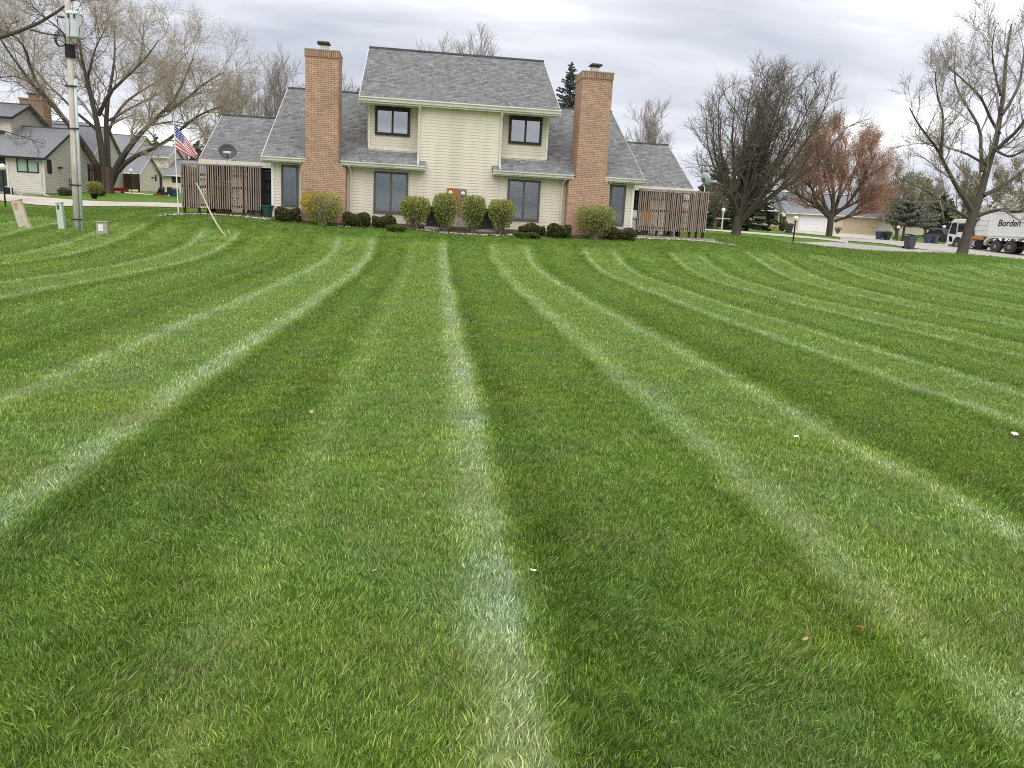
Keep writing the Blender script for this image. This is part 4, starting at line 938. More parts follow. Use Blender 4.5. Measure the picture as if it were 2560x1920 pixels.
MB().tube([(c0[0]+.16, c0[1]-.3, zt_+hh-.12), (c0[0]+.30, c0[1]-.25, zt_+hh-.02), (c0[0]+.40, c0[1]-.2, zt_+hh-.2), (c0[0]+.34, c0[1]-.2, zt_+hh-.36), (c0[0]+.26, c0[1]-.2, zt_+hh*.4), (c0[0]+.22, c0[1]-.2, zt_), (c0[0]+.05, c0[1]-.1, zt_-.35), (c0[0]-.1, c0[1], zt_-.45)], .009, 5).build('lead', 'iron', tr_)
MB().box(tuple(ax(zt_+.2*hh)+[.04, -.1, -.03]), tuple(ax(zt_+.2*hh)+[.2, -.02, .03])).build('bracket', 'metal', tr_); MB().box(tuple(ax(zt_+.8*hh)+[.04, -.1, -.03]), tuple(ax(zt_+.8*hh)+[.2, -.02, .03])).build('bracket', 'metal', tr_)
z1, z2 = atY(177, 145, 27)[2]-pp[2], atY(176, 112, 27)[2]-pp[2]
MB().tube([ax(z1)+[.03, -.02, 0], ax(z2)+[.03, -.02, 0]], [.16, .155], 16).build('sleeve', 'black', t_)
zc = atY(158, 103, 27)[2]-pp[2]
for k in range(5):
    r = .17+.018*k; MB().tube([ax(zc)+[-.20+r*.8*math.cos(a), -.13-.012*k, r*1.05*math.sin(a)+.01*k] for a in np.linspace(0, 2*PI, 25)], .0085, 5, False).build('cable_coil', 'iron', t_)
MB().tube([ax(zc)+[-.28, -.12, .85], ax(zc)+[-.27, -.13, .3], ax(zc)+[-.28, -.13, .18]], .012, 5).build('cable', 'iron', t_)
zi = atY(158, 45, 27)[2]-pp[2]; MB().tube([ax(zi)+[-.1, -.06, 0], ax(zi)+[-.28, -.08, .02]], .03, 8).build('insulator', 'iron', t_)
# --- pedestals
p = ground_at(62, 566, 26.5); t_ = thing('utility_pedestal', 'tan leaning utility pedestal with orange vent marks left of the pole', 'utility box', p, .2)
t_.rotation_euler = (0, rad(-13), .25)
mb = MB(); mb.prism([(-.17, -.10, .04), (.17, -.10, .04), (.15, -.10, .90), (-.15, -.10, .90)], (0, .2, 0)); mb.build('housing', 'ped_tan', t_, bevel=.02)
MB().box((-.175, -.115, .88), (.175, .115, .93)).build('cap', 'ped_tan', t_, bevel=.015); MB().box((-.20, -.13, -.12), (.20, .12, .05)).build('base', 'ped_tan', t_, bevel=.01)
for k in range(6): MB().box((-.085, -.106, .60+k*.038), (.03, -.098, .617+k*.038)).build('vent', 'orange', t_)
p = ground_at(156, 573, 27); t_ = thing('utility_pedestal', 'slim pale grey utility pedestal standing just left of the pole', 'utility box', p, .1); t_.rotation_euler = (0, rad(-3), .15)
MB().box((-.10, -.09, -.15), (.10, .09, .86)).build('housing', 'ped_grey', t_, bevel=.02); MB().box((-.11, -.10, .86), (.11, .10, .92)).build('cap', 'ped_grey', t_, bevel=.012); MB().box((-.055, -.095, .66), (.02, -.089, .82)).build('nameplate', 'dish_dark', t_)
p = ground_at(257, 582, 26); t_ = thing('ground_box', 'small olive ground box with white sticker right of the pole', 'utility box', p, .35)
MB().box((-.17, -.15, -.1), (.17, .15, .36)).build('housing', 'ped_olive', t_, bevel=.02); MB().box((-.185, -.165, .36), (.185, .165, .40)).build('lid', 'ped_olive', t_, bevel=.012); MB().box((-.11, -.157, .08), (.04, -.1495, .30)).build('sticker', 'paper', t_)
# --- bent yellow guy guard
b0 = ground_at(574, 598, 26.6); gp_ = [atY(x, y, Y) for x, y, Y in ((566, 592, 26.65), (556, 581, 26.8), (542, 560, 27.0), (529, 537, 27.2), (521, 520, 27.4), (506, 488, 27.8), (491, 458, 28.0))]
t_ = thing('guy_guard', 'bent yellow guard pole leaning out of the lawn before the screen', 'pole', b0)
MB().tube([q-b0 for q in [b0-[-.03, 0, .1]]+gp_], [.018, .022, .026, .029, .028, .026, .024, .022], 8).build('guard', 'guy_yellow', t_, smooth=True)
MB().tube([(.06, 0, -.1), (0, 0, .12), (-.05, .02, .22)], .018, 6).build('anchor_rod', 'metal', t_)
MB().tube([(0, 0, .1), (-.06, .03, .3), (-.12, .05, .5)], .003, 4).build('wire', 'metal', t_)
# --- globe lamp posts
def lamp(x, y, Y, h, label, r=.15, post='black', pr=.035, crossbar=False):
    p = ground_at(x, y, Y); t_ = thing('globe_lamp', label, 'street lamp', p, 0, 'white globe lamp posts')
    MB().tube([(0, 0, -.1), (0, 0, h-2*r)], pr, 10).build('post', post, t_); MB().lathe([(pr*1.6, h-2*r-.04), (pr*1.8, h-2*r+.03), (pr*1.2, h-2*r+.05)], 12).build('collar', post, t_)
    prof = [(max(r*math.sin(a), .002), h-r-r*math.cos(a)) for a in np.linspace(0, PI, 13)]; MB().lathe(prof, 20).build('globe', 'globe', t_, smooth=True)
    if crossbar: MB().box((-.55, -.02, h*.52), (.6, .02, h*.52+.05)).build('crossbar', 'pole_wood', t_)
lamp(14, 518, 35, 1.88, 'black lamp post with a white globe at the photo edge by the grey house')
lamp(1982, 608, 54, 1.85, 'black lamp post with white globe by the road, nearest the garage', .19, pr=.05)
lamp(330, 487, 66, 2.0, 'white globe lamp before the dark fence beyond the leaning tree', .17)
lamp(1803, 581, 62, 1.75, 'white globe lamp on a pale post with crossbar beside the dense tree', .16, 'conduit', .05, True)
lamp(1955, 578, 86, 2.0, 'white globe lamp by the round bush near the porch house', .2)
lamp(2242, 598, 88, 1.8, 'white globe lamp behind the bins under the layered conifer', .2)
lamp(2357, 588, 98, 1.9, 'white globe lamp on a dark post just ahead of the truck cab', .22)
lamp(1769, 575, 72, 2.6, 'white globe lamp beyond the end of the grill screen', .26)
# --- scraps and fallen leaves on the lawn
def scrap(x, y, size, mat, label, cat, name, gname):
    p = hit(x*K, y*K); t_ = None; g = np.random.default_rng(int(x)); n = 5; vs = []; fs = []
    for i in range(n+1):
        for j in range(3):
            a = i/n-.5; b_ = (j-1)*.5*math.sqrt(max(.02, 1-(2*a)**2)); vs.append((a*size, b_*size*.62, .012+.22*size*(a*a*2+abs(b_)*.5)+g.normal(0, .03*size)))
    fs = [(i*3+j, (i+1)*3+j, (i+1)*3+j+1, i*3+j+1) for i in range(n) for j in range(2)]
    o = MB().add(vs, fs).build(name, mat, None); o.modifiers.new('s', 'SOLIDIFY').thickness = .0015
    o.location = tuple(p+[0, 0, .042]); o.rotation_euler = (g.normal(0, .3)+.3, g.normal(0, .3), g.uniform(0, 6)); tag(o, label, cat, gname)
scrap(1148, 1263, .035, 'paper', 'white paper scrap beside the bright centre stripe in the near grass', 'litter', 'paper_scrap', 'white scraps on the lawn')
scrap(812, 1261, .025, 'paper', 'white paper scrap left of the bright centre stripe', 'litter', 'paper_scrap', 'white scraps on the lawn')
scrap(1080, 941, .04, 'paper', 'tiny white scrap in the dark pass right of the centre stripe', 'litter', 'paper_scrap', 'white scraps on the lawn')
scrap(1718, 956, .045, 'paper', 'tiny white scrap between two bright stripes right of centre', 'litter', 'paper_scrap', 'white scraps on the lawn')
scrap(2188, 950, .06, 'paper', 'long white scrap on the stripe at the photo edge', 'litter', 'paper_scrap', 'white scraps on the lawn')
scrap(1857, 1389, .045, 'leaf_brown', 'red brown curled leaf in the near grass at lower right', 'leaf', 'fallen_leaf', 'fallen leaves on the lawn')
scrap(1737, 1418, .032, 'leaf_tan', 'small tan leaf just left of the red brown leaf', 'leaf', 'fallen_leaf', 'fallen leaves on the lawn')
scrap(1170, 709, .07, 'leaf_brown', 'brown leaf at the dark edge of the stripe in mid lawn', 'leaf', 'fallen_leaf', 'fallen leaves on the lawn')
scrap(672, 905, .05, 'leaf_tan', 'tan leaf in the dark pass left of centre', 'leaf', 'fallen_leaf', 'fallen leaves on the lawn')

# ================================================================ TREES
def resample(P, n):
    P = np.array(P, float); d = np.r_[0, np.cumsum(np.linalg.norm(np.diff(P, axis=0), axis=1))]; s = np.linspace(0, d[-1], n)
    # smooth (Catmull-like) via cubic on a fine linear path
    Q = np.stack([np.interp(s, d, P[:, k]) for k in range(3)], -1)
    if n > 4:
        for _ in range(2): Q[1:-1] = .25*Q[:-2]+.5*Q[1:-1]+.25*Q[2:]
    return Q
def tubes_np(P, R, sides):
    N_, n, _ = P.shape
    T = np.gradient(P, axis=1); T /= np.linalg.norm(T, axis=2, keepdims=True)+1e-9
    ref = np.where(np.abs(T[:, :1, 2:3]) > .9, np.array([1., 0, 0]), np.array([0, 0, 1.]))
    a = np.cross(T, np.broadcast_to(ref, T.shape)); a /= np.linalg.norm(a, axis=2, keepdims=True)+1e-9; b = np.cross(T, a)
    th = 2*PI*np.arange(sides)/sides
    V = P[:, :, None, :]+R[:, :, None, None]*(np.cos(th)[None, None, :, None]*a[:, :, None]+np.sin(th)[None, None, :, None]*b[:, :, None])
    idx = np.arange(N_*n*sides).reshape(N_, n, sides); nx_ = np.roll(idx, -1, axis=2)
    F = np.stack([idx[:, :-1], nx_[:, :-1], nx_[:, 1:], idx[:, 1:]], -1).reshape(-1, 4)
    return V.reshape(-1, 3), F
def spawn(g, P, R, k, tmin, length, ang, npts, rfac, up, wig, tmax=1.0, rmin=.004, vary=.35, tipfac=.45, taper=.5):
    N_, n, _ = P.shape
    t = tmin+(tmax-tmin)*((np.arange(k)[None]+g.uniform(0, 1, (N_, k)))/k)
    f = t*(n-1); i = np.clip(f.astype(int), 0, n-2); fr = (f-i)[..., None]; r_ = np.arange(N_)[:, None]
    base = P[r_, i]*(1-fr)+P[r_, i+1]*fr; T = P[r_, i+1]-P[r_, i]; T /= np.linalg.norm(T, axis=2, keepdims=True)+1e-9
    rr = R[r_, i]*(1-fr[..., 0])+R[r_, i+1]*fr[..., 0]
    q = g.normal(size=T.shape); q -= T*(q*T).sum(-1, keepdims=True); q /= np.linalg.norm(q, axis=2, keepdims=True)+1e-9
    a = np.radians(ang)*g.uniform(.6, 1.35, (N_, k))[..., None]
    d = np.cos(a)*T+np.sin(a)*q; d[..., 2] += up*.5; d /= np.linalg.norm(d, axis=2, keepdims=True)
    ln = length*(1-taper*t)*g.uniform(1-vary, 1+vary, (N_, k))
    base = base.reshape(-1, 3); d = d.reshape(-1, 3); ln = ln.reshape(-1); rr = rr.reshape(-1)
    pts = [base]; cur = base.copy()
    for s in range(1, npts):
        d = d+g.normal(0, wig, d.shape); d[:, 2] += up*.28; d /= np.linalg.norm(d, axis=1, keepdims=True); cur = cur+d*(ln/(npts-1))[:, None]; pts.append(cur)
    Q = np.stack(pts, 1); r0 = np.maximum(rr*rfac, rmin)
    RR = r0[:, None]*np.linspace(1, tipfac, npts)[None]; return Q, np.maximum(RR, rmin*.6)
def tree(label, base, limbs, levels, bark, twig, group=None, leaves=None, seed=1, name='tree', trunk=None):
    """limbs: [(polyline, r0, r1)] in world space; levels: list of spawn argument dicts; leaves: (count, size, material, level list, jitter)"""
    g = np.random.default_rng(900+seed); t_ = thing(name, label, 'tree', base, 0, group); B = np.array(base, float)
    n0 = 12; P0 = np.stack([resample(p, n0) for p, _, _ in limbs]); s = np.linspace(0, 1, n0)
    R0 = np.stack([a+(b-a)*s**.8 for _, a, b in limbs])
    P0[:, 1:-1] += g.normal(0, .015, P0[:, 1:-1].shape)*np.minimum(1, R0[:, 1:-1, None]*6+.4)
    V = []; F = []; o = 0
    v, f = tubes_np(P0, R0, 9); V.append(v); F.append(f); o += len(v)
    if trunk is not None:
        tp = resample(trunk[0], 12); tr = np.interp(np.linspace(0, 1, 12), [0, .08, .25, 1], trunk[1]); v, f = tubes_np(tp[None], tr[None], 14); V.append(v); F.append(f+o); o += len(v)
    sets = [(P0, R0)]; TV = []; TF = []; to = 0
    for li, lv in enumerate(levels):
        lv = dict(lv); src = lv.pop('src', [li]); sides = lv.pop('sides', 4); fat = lv.pop('fat', False); both_ = []
        for sidx in src: both_.append(spawn(g, *sets[sidx], **lv))
        Q = np.concatenate([b[0] for b in both_]); RR = np.concatenate([b[1] for b in both_]); sets.append((Q, RR))
        v, f = tubes_np(Q, RR, sides)
        if fat: V.append(v); F.append(f+o); o += len(v)
        else: TV.append(v); TF.append(f+to); to += len(v)
    big_mesh('trunk', np.concatenate(V)-B, np.concatenate(F), bark, t_, smooth=True)
    big_mesh('crown', np.concatenate(TV)-B, np.concatenate(TF), twig, t_)
    if leaves:
        for cnt, size, mat, lvs, jit in leaves:
            pts = np.concatenate([sets[l][0].reshape(-1, 3) for l in lvs]); pts = pts[g.integers(len(pts), size=cnt)]+g.normal(0, jit, (cnt, 3))-B
            leafcloud('buds', pts, size, mat, t_, g)
    return t_
def limb(pts, Y, r0, r1, depth=0., z=None):
    """pts: photo points along the limb; it bends `depth` metres away from the viewer towards its tip"""
    n = len(pts); return ([atY(x, y, Y+depth*(i/(n-1))**1.2) for i, (x, y) in enumerate(pts)], r0, r1)
q1 = lambda *p: [(x/2.592, y/2.592) for x, y in p]
# --- big leaning willow beyond the grey house
YW = 52
base = ground_at(278, 484, YW)
limbs = [limb(q1((690, 1230), (672, 1080), (642, 860), (622, 740), (578, 570), (525, 400), (505, 210), (500, 60)), YW, 0.286, 0.040, -2),
         limb(q1((700, 1230), (697, 1080), (692, 860), (686, 710), (700, 600), (735, 500), (750, 340), (740, 200)), YW, 0.252, 0.040, 2),
         limb(q1((640, 745), (690, 620), (780, 530), (880, 450), (950, 370), (1030, 260)), YW, 0.143, 0.024, -3),
         limb(q1((660, 1180), (620, 1040), (530, 900), (430, 790), (340, 680), (220, 560), (130, 460), (50, 310), (0, 250)), YW, 0.252, 0.040, -3),
         limb(q1((345, 690), (240, 545), (185, 410), (150, 250), (60, 215), (-80, 150)), YW-1, 0.134, 0.032, -3),
         limb(q1((622, 835), (510, 745), (440, 670), (310, 550), (230, 470), (150, 330)), YW, 0.109, 0.024, 3),
         limb(q1((700, 1230), (735, 1100), (830, 950), (960, 815), (1075, 722), (1140, 640), (1200, 520), (1250, 380)), YW, 0.252, 0.040, -4),
         limb(q1((1080, 720), (1200, 650), (1300, 560), (1390, 500), (1450, 470)), YW-2.5, 0.118, 0.024, -2),
         limb(q1((720, 1200), (750, 1090), (860, 1005), (1000, 968), (1080, 930), (1160, 845), (1250, 760), (1340, 715), (1440, 690)), YW, 0.202, 0.032, -4),
         limb(q1((965, 810), (1030, 800), (1120, 790), (1200, 800)), YW-2, 0.076, 0.024, -1),
         limb(q1((705, 780), (800, 730), (920, 660), (1010, 610), (1120, 560)), YW, 0.092, 0.016, 4),
         limb(q1((690, 900), (740, 740), (830, 640), (960, 560), (1080, 500), (1220, 330)), YW+.5, 0.118, 0.024, 4),
         limb(q1((560, 560), (590, 400), (640, 260), (700, 160)), YW-.5, 0.084, 0.016, -3),
         limb(q1((500, 300), (400, 200), (300, 120), (200, 60)), YW-1, 0.076, 0.016, -3)]
tree('huge leaning multi trunked willow rising behind the grey sided house', base, limbs,
     [dict(k=8, tmin=.30, length=3.6, ang=42, npts=6, rfac=.5, up=.25, wig=.16, sides=5, rmin=.022),
      dict(k=7, tmin=.2, length=1.9, ang=42, npts=5, rfac=.5, up=.25, wig=.2, rmin=.013),
      dict(k=7, tmin=.1, length=1.15, ang=42, npts=4, rfac=.55, up=.05, wig=.22, sides=3, rmin=.006, src=[2]),
      dict(k=3, tmin=.2, length=.85, ang=34, npts=4, rfac=.6, up=-.28, wig=.16, sides=3, rmin=.004, src=[3])],
     'bark', 'twig_willow', leaves=[(48000, .028, 'leaf_willow', [3, 4], .06)], seed=1, name='willow_tree')
# --- tree outside the left edge whose limbs reach into the picture
YL = 30; bx = ground_at(-420, 560, YL)
limbs = [limb([(-420, 570), (-410, 430), (-360, 300), (-300, 160), (-260, -60)], YL, .34, .12),
         limb([(-370, 290), (-220, 180), (-90, 118), (0, 92), (75, 75), (120, 52), (160, 26), (190, -8)], YL, .17, .035, -1),
         limb([(75, 75), (120, 85), (160, 92), (215, 96)], YL-1, .04, .012, 0),
         limb([(-400, 360), (-220, 300), (-60, 310), (20, 325), (60, 345), (110, 360)], YL, .09, .012, 1),
         limb([(-300, 160), (-150, 30), (-40, -60), (60, -160)], YL, .14, .03, 2), limb([(-340, 260), (-180, 220), (-60, 200), (40, 190)], YL, .09, .015, 2)]
tree('bare tree off the left edge whose limbs reach over the grey house roof', bx, limbs,
     [dict(k=8, tmin=.35, length=1.5, ang=48, npts=6, rfac=.42, up=.1, wig=.2, sides=5, rmin=.012),
      dict(k=7, tmin=.15, length=.75, ang=45, npts=4, rfac=.5, up=.1, wig=.25, rmin=.007),
      dict(k=5, tmin=.2, length=.40, ang=45, npts=4, rfac=.55, up=.0, wig=.3, sides=3, rmin=.005)],
     'bark', 'twig_dark', leaves=[(2500, .016, 'leaf_bud', [3], .02)], seed=2, name='bare_tree')
# --- generic vase crown for trees without traced limbs
def vase(base, h, spread, n, r, g, clear=.22, lean=(0, 0), narrow=.55):
    B = np.array(base, float); limbs = []; z0 = h*clear; tr = [B+[0, 0, -.3], B+[lean[0]*.04, lean[1]*.3, z0*.6], B+[lean[0]*.1, lean[1]*.1, z0]]
    for k in range(n):
        a = 2*PI*k/n+g.uniform(-.4, .4); s = spread*g.uniform(.35, 1) if k % 3 else spread*g.uniform(.1, .3); top = h*(1-.28*(s/spread)**2)*g.uniform(.84, 1.0); st = B+np.array([lean[0]*.1, lean[1]*.1, z0*g.uniform(.6, 1.1)])
        e_ = B+np.array([s*math.cos(a)+lean[0], s*math.sin(a)+lean[1], top]); m1 = st*.66+e_*.34+np.array([s*.10*math.cos(a), s*.10*math.sin(a), -h*.02]); m2 = st*.33+e_*.67+np.array([s*.16*math.cos(a), s*.16*math.sin(a), -h*.01])
        limbs.append(([st-[0, 0, .25], st*.95+m1*.05, m1, m2, e_], r*g.uniform(.38, .6), r*.06))
    return limbs, (tr, [r*1.5, r*1.12, r, r*.85])
def vtree(label, x, y, Y, top_px, spread_px, n, r, levels, bark, twig, leaves, seed, group=None, clear=.22, name='bare_tree', base=None, lean=(0, 0)):
    b = ground_at(x, y, Y) if base is None else base; g = np.random.default_rng(seed); h = atY(x, top_px, Y)[2]-b[2]; sp_ = spread_px*Y/FPX/2
    limbs, tr = vase(b, h*.93, sp_*.88, n, r, g, clear, lean)
    sc = h/10.
    lv = []
    for d in levels: d = dict(d); d['length'] *= sc; lv.append(d)
    return tree(label, b, limbs, lv, bark, twig, group, leaves, seed, name, tr)
LV_BIG = [dict(k=8, tmin=.22, length=2.6, ang=34, npts=6, rfac=.5, up=.45, wig=.14, sides=5, rmin=.02), dict(k=8, tmin=.15, length=1.35, ang=36, npts=5, rfac=.5, up=.4, wig=.18, rmin=.012),
          dict(k=6, tmin=.15, length=.75, ang=38, npts=4, rfac=.55, up=.35, wig=.2, sides=3, rmin=.0085)]
LV_MID = [dict(k=7, tmin=.22, length=2.3, ang=34, npts=5, rfac=.5, up=.45, wig=.14, sides=4, rmin=.02), dict(k=7, tmin=.15, length=1.2, ang=36, npts=4, rfac=.5, up=.4, wig=.18, sides=3, rmin=.013),
          dict(k=5, tmin=.15, length=.7, ang=38, npts=3, rfac=.55, up=.35, wig=.2, sides=3, rmin=.010)]
# dense many stemmed tree right of the house
vtree('dense many stemmed dark tree right of the slat screen with the grill', 1838, 591, 44, 138, 430, 30, .27, [dict(LV_BIG[0], k=9, tmin=.16, ang=46, length=2.4, up=.28), dict(LV_BIG[1], k=8, length=1.25, ang=44, up=.25), dict(LV_BIG[2], k=5, length=.7, rmin=.006)],
      'bark', 'twig_dark', [(2500, .03, 'leaf_olive', [2, 3], .05), (14000, .026, 'leaf_bud', [3], .03)], 31, clear=.14, name='dense_tree', lean=(1.25, 0))
# orange budding maple
q5 = lambda *p: [(2000+x/7.373, 440+y/7.373) for x, y in p]
YM = 72; bm = ground_at(2072, 590.5, YM)
lm = [limb(q5((540, 760), (440, 660), (340, 575), (180, 470), (0, 350), (-260, 240)), YM, .22, .06, -2), limb(q5((530, 730), (460, 620), (340, 560), (270, 420), (235, 270), (150, 60), (60, -250)), YM, .2, .05, -3),
      limb(q5((570, 730), (490, 640), (440, 520), (400, 350), (370, 180), (330, -200), (300, -600)), YM, .2, .05, 2), limb(q5((595, 720), (610, 540), (620, 350), (600, 150), (560, -200), (560, -700)), YM, .22, .05, 0),
      limb(q5((610, 720), (680, 520), (740, 320), (765, 100), (800, -250), (860, -700)), YM, .2, .05, 3), limb(q5((620, 720), (720, 640), (850, 580), (980, 380), (1060, 250), (1200, 0), (1380, -400)), YM, .18, .05, -3),
      limb(q5((640, 640), (800, 620), (930, 520), (1150, 450), (1400, 290), (1600, 80)), YM, .16, .04, 2), limb(q5((640, 840), (760, 790), (900, 740), (1000, 640), (1110, 520), (1300, 400)), YM, .12, .04, -2),
      limb(q5((640, 830), (860, 760), (1060, 715), (1180, 600), (1300, 440), (1500, 330)), YM, .12, .04, 3), limb(q5((550, 700), (420, 500), (240, 250), (50, 60), (-150, -200)), YM, .14, .04, 4),
      limb(q5((600, 500), (520, 200), (430, -150), (300, -480)), YM, .12, .04, -4), limb(q5((700, 450), (900, 100), (1050, -200), (1150, -600)), YM, .12, .04, 4)]
tree('orange red budding maple on the grass before the two garage doors', bm, lm,
     [dict(LV_BIG[0], length=3.4, k=9, up=.4, ang=42), dict(LV_BIG[1], length=1.8, k=8, up=.3), dict(LV_BIG[2], length=1.0, k=6)], 'bark', 'twig_red', leaves=[(120000, .042, 'leaf_red', [2, 3], .13)], seed=4, name='maple_tree',
     trunk=([bm-[0, 0, .3], (bm+atY(2078, 545, YM))/2, atY(2078, 535, YM)], [.46, .33, .28, .25]))
# big bare maple at the right edge
q2 = lambda *p: [(2000+x/2.514, y/2.514) for x, y in p]
YR = 48; br = ground_at(2405, 636, YR)
lr = [limb(q2((1050, 1480), (1090, 1350), (1130, 1250), (1170, 1100), (1200, 980), (1250, 850), (1270, 700), (1280, 500), (1300, 300), (1330, 150)), YR, .29, .05, 1),
      limb(q2((1085, 1330), (1020, 1230), (950, 1120), (900, 1000), (860, 930), (790, 850), (730, 760), (690, 680)), YR, .17, .03, -3),
      limb(q2((890, 980), (890, 860), (910, 720), (860, 600), (850, 450)), YR-2, .10, .025, -1),
      limb(q2((1060, 1370), (960, 1320), (880, 1250), (800, 1200), (700, 1150), (620, 1120)), YR, .11, .025, -2),
      limb(q2((1110, 1360), (1250, 1310), (1330, 1330), (1400, 1340), (1500, 1300), (1650, 1290)), YR, .13, .04, -2),
      limb(q2((1150, 1230), (1250, 1180), (1350, 1120), (1450, 1030), (1600, 940), (1750, 900)), YR, .14, .03, 3),
      limb(q2((1140, 1080), (1130, 960), (1150, 830), (1080, 700), (990, 600), (960, 460), (980, 300)), YR, .12, .03, 3),
      limb(q2((1210, 960), (1330, 860), (1420, 760), (1520, 560), (1600, 400)), YR, .13, .03, -3),
      limb(q2((1255, 840), (1190, 740), (1150, 620), (1050, 520), (930, 420)), YR, .10, .025, -4), limb(q2((1270, 720), (1370, 580), (1400, 420), (1420, 220), (1450, 80)), YR, .10, .03, 3),
      limb(q2((1180, 1040), (1040, 960), (960, 940), (860, 900), (760, 900)), YR, .09, .02, 4), limb(q2((1260, 600), (1220, 440), (1200, 300), (1230, 170)), YR, .08, .02, -3), limb(q2((1210, 930), (1320, 1000), (1450, 920), (1600, 840)), YR, .09, .02, -3)]
tree('large bare maple with spreading limbs in front of the white truck', br, lr,
     [dict(k=9, tmin=.2, length=2.7, ang=44, npts=6, rfac=.46, up=.32, wig=.18, sides=5, rmin=.017), dict(k=7, tmin=.15, length=1.35, ang=42, npts=5, rfac=.5, up=.35, wig=.22, rmin=.011),
      dict(k=7, tmin=.15, length=.75, ang=42, npts=4, rfac=.55, up=.3, wig=.24, sides=3, rmin=.0065)], 'bark_grey', 'twig_pale', leaves=[(30000, .028, 'leaf_bud', [3], .03)], seed=5, name='maple_tree',
     trunk=([br-[.05, 0, .3], br*.6+atY(2424, 560, YR)*.4, atY(2436, 525, YR)], [.58, .36, .29, .27]))
# bare trees behind the house
vtree('pale bare tree behind the house between the willow and brick chimney', 610, 470, 74, 158, 190, 12, .17, LV_MID, 'bark_pale', 'twig_pale', None, 41, 'bare trees behind the duplex')
vtree('tall bare tree just left of the left brick chimney', 700, 470, 66, 136, 190, 13, .17, LV_MID, 'bark_pale', 'twig_pale', None, 42, 'bare trees behind the duplex')
vtree('bare tree whose top twigs show above the highest roof ridge', 1165, 520, 62, 84, 330, 20, .2, LV_MID, 'bark_pale', 'twig_pale', None, 43, 'bare trees behind the duplex')
vtree('pinkish bare tree behind the low roof right of the right brick chimney', 1600, 540, 72, 250, 190, 13, .17, LV_MID, 'bark_pale', 'twig_pale', None, 44, 'bare trees behind the duplex')
vtree('small bare tree behind the ridge between chimney and dormer roof', 860, 500, 70, 200, 110, 9, .12, LV_MID, 'bark_pale', 'twig_pale', None, 45, 'bare trees behind the duplex')
vtree('twiggy bare tree behind the spruce top beside the right chimney', 1450, 520, 80, 195, 90, 9, .12, LV_MID, 'bark_pale', 'twig_pale', None, 46, 'bare trees behind the duplex')
vtree('olive twigged small tree behind the low roof at the willow', 560, 480, 60, 225, 110, 9, .12, LV_MID, 'bark', 'twig_willow', [(2500, .05, 'leaf_willow', [3], .06)], 47)
# olive and yellow green trees at the far right
def leafy(label, x, y, Y, top, wpx, mat, twig, cnt, seed, size=.09):
    return vtree(label, x, y, Y, top, wpx, 11, .2, LV_MID, 'bark', twig, [(cnt, size, mat, [2, 3], .12)], seed, clear=.18, name='leafing_tree')
leafy('ochre leafing tree behind the orange maple above the layered conifer', 2240, 596, 92, 415, 190, 'leaf_olive', 'twig_willow', 9000, 51)
leafy('olive leafing tree behind the truck cab at the far road', 2400, 600, 105, 400, 240, 'leaf_olive', 'twig_willow', 11000, 52)
leafy('yellow green tree behind the truck body at the photo edge', 2530, 605, 112, 385, 260, 'leaf_olive', 'twig_willow', 12000, 53)
leafy('small white blossoming tree just above the truck body', 2505, 612, 84, 490, 110, 'leaf_white', 'twig_dark', 6000, 54, .08)
leafy('thin brown tree between the two conifers and the far lamps', 2310, 600, 120, 440, 140, 'leaf_bud', 'twig_dark', 5000, 55)
leafy('thin tree with brown twigs beside the crossbar lamp', 1785, 582, 70, 455, 70, 'leaf_bud', 'twig_dark', 1800, 56, .05)
# --- conifers
def conifer(label, x, y, Y, top, wpx, mat, seed, droop=-.25, tiers=None, base=None, gap=0., n_leaf=9000, size=.1, clear=.06, name='conifer', nb=130):
    b = ground_at(x, y, Y) if base is None else base; h = atY(x, top, Y)[2]-b[2]; R_ = wpx*Y/FPX/2; g = np.random.default_rng(700+seed)
    t_ = thing(name, label, 'tree', b); MB().tube([(0, 0, -.3), (0, 0, h*.5), (0, 0, h*.98)], [.03*h*.6+.04, .018*h+.02, .01], 9).build('trunk', 'bark', t_, smooth=True)
    P = []; RR = []; L_ = []
    for k in range(nb):
        q = (k+g.uniform())/nb; q = clear+(1-clear)*q; z = h*q
        if gap: z += .12*math.sin(z*2.5)
        ln = R_*(1-(q-clear)/(1-clear))**.8*g.uniform(.72, 1.12)+.06; a = g.uniform(0, 2*PI)
        d = np.array([math.cos(a), math.sin(a), droop*(1-q)+.25*q]); p = [np.array([0, 0, z])+d*ln*s+np.array([0, 0, .10*ln*s*s]) for s in np.linspace(0, 1, 5)]; P.append(p); RR.append(np.linspace(.035, .008, 5)); L_.append(ln)
    P = np.array(P); RR = np.array(RR); v, f = tubes_np(P, RR, 3); big_mesh('branches', v, f, 'bark', t_)
    L_ = np.array(L_); pr = L_**1.3/np.sum(L_**1.3); bi = g.choice(nb, n_leaf, p=pr); s = g.uniform(.12, 1.02, n_leaf)**.8*4; i = np.clip(s.astype(int), 0, 3); fr = (s-i)[:, None]
    c = P[bi, i]*(1-fr)+P[bi, i+1]*fr; side = np.stack([-(P[bi, 4]-P[bi, 0])[:, 1], (P[bi, 4]-P[bi, 0])[:, 0], np.zeros(n_leaf)], -1); side /= np.linalg.norm(side, axis=1)[:, None]+1e-9
    c = c+side*(g.normal(0, .16, n_leaf)*L_[bi])[:, None]*(1.1-s[:, None]/4*.7)+np.array([0, 0, 1])*(-abs(g.normal(0, .05, n_leaf))*1.2)[:, None]
    leafcloud('needles', c, size, mat, t_, g, tint=np.clip(.25+.5*s/4+g.normal(0, .2, n_leaf), 0, 1)); return t_
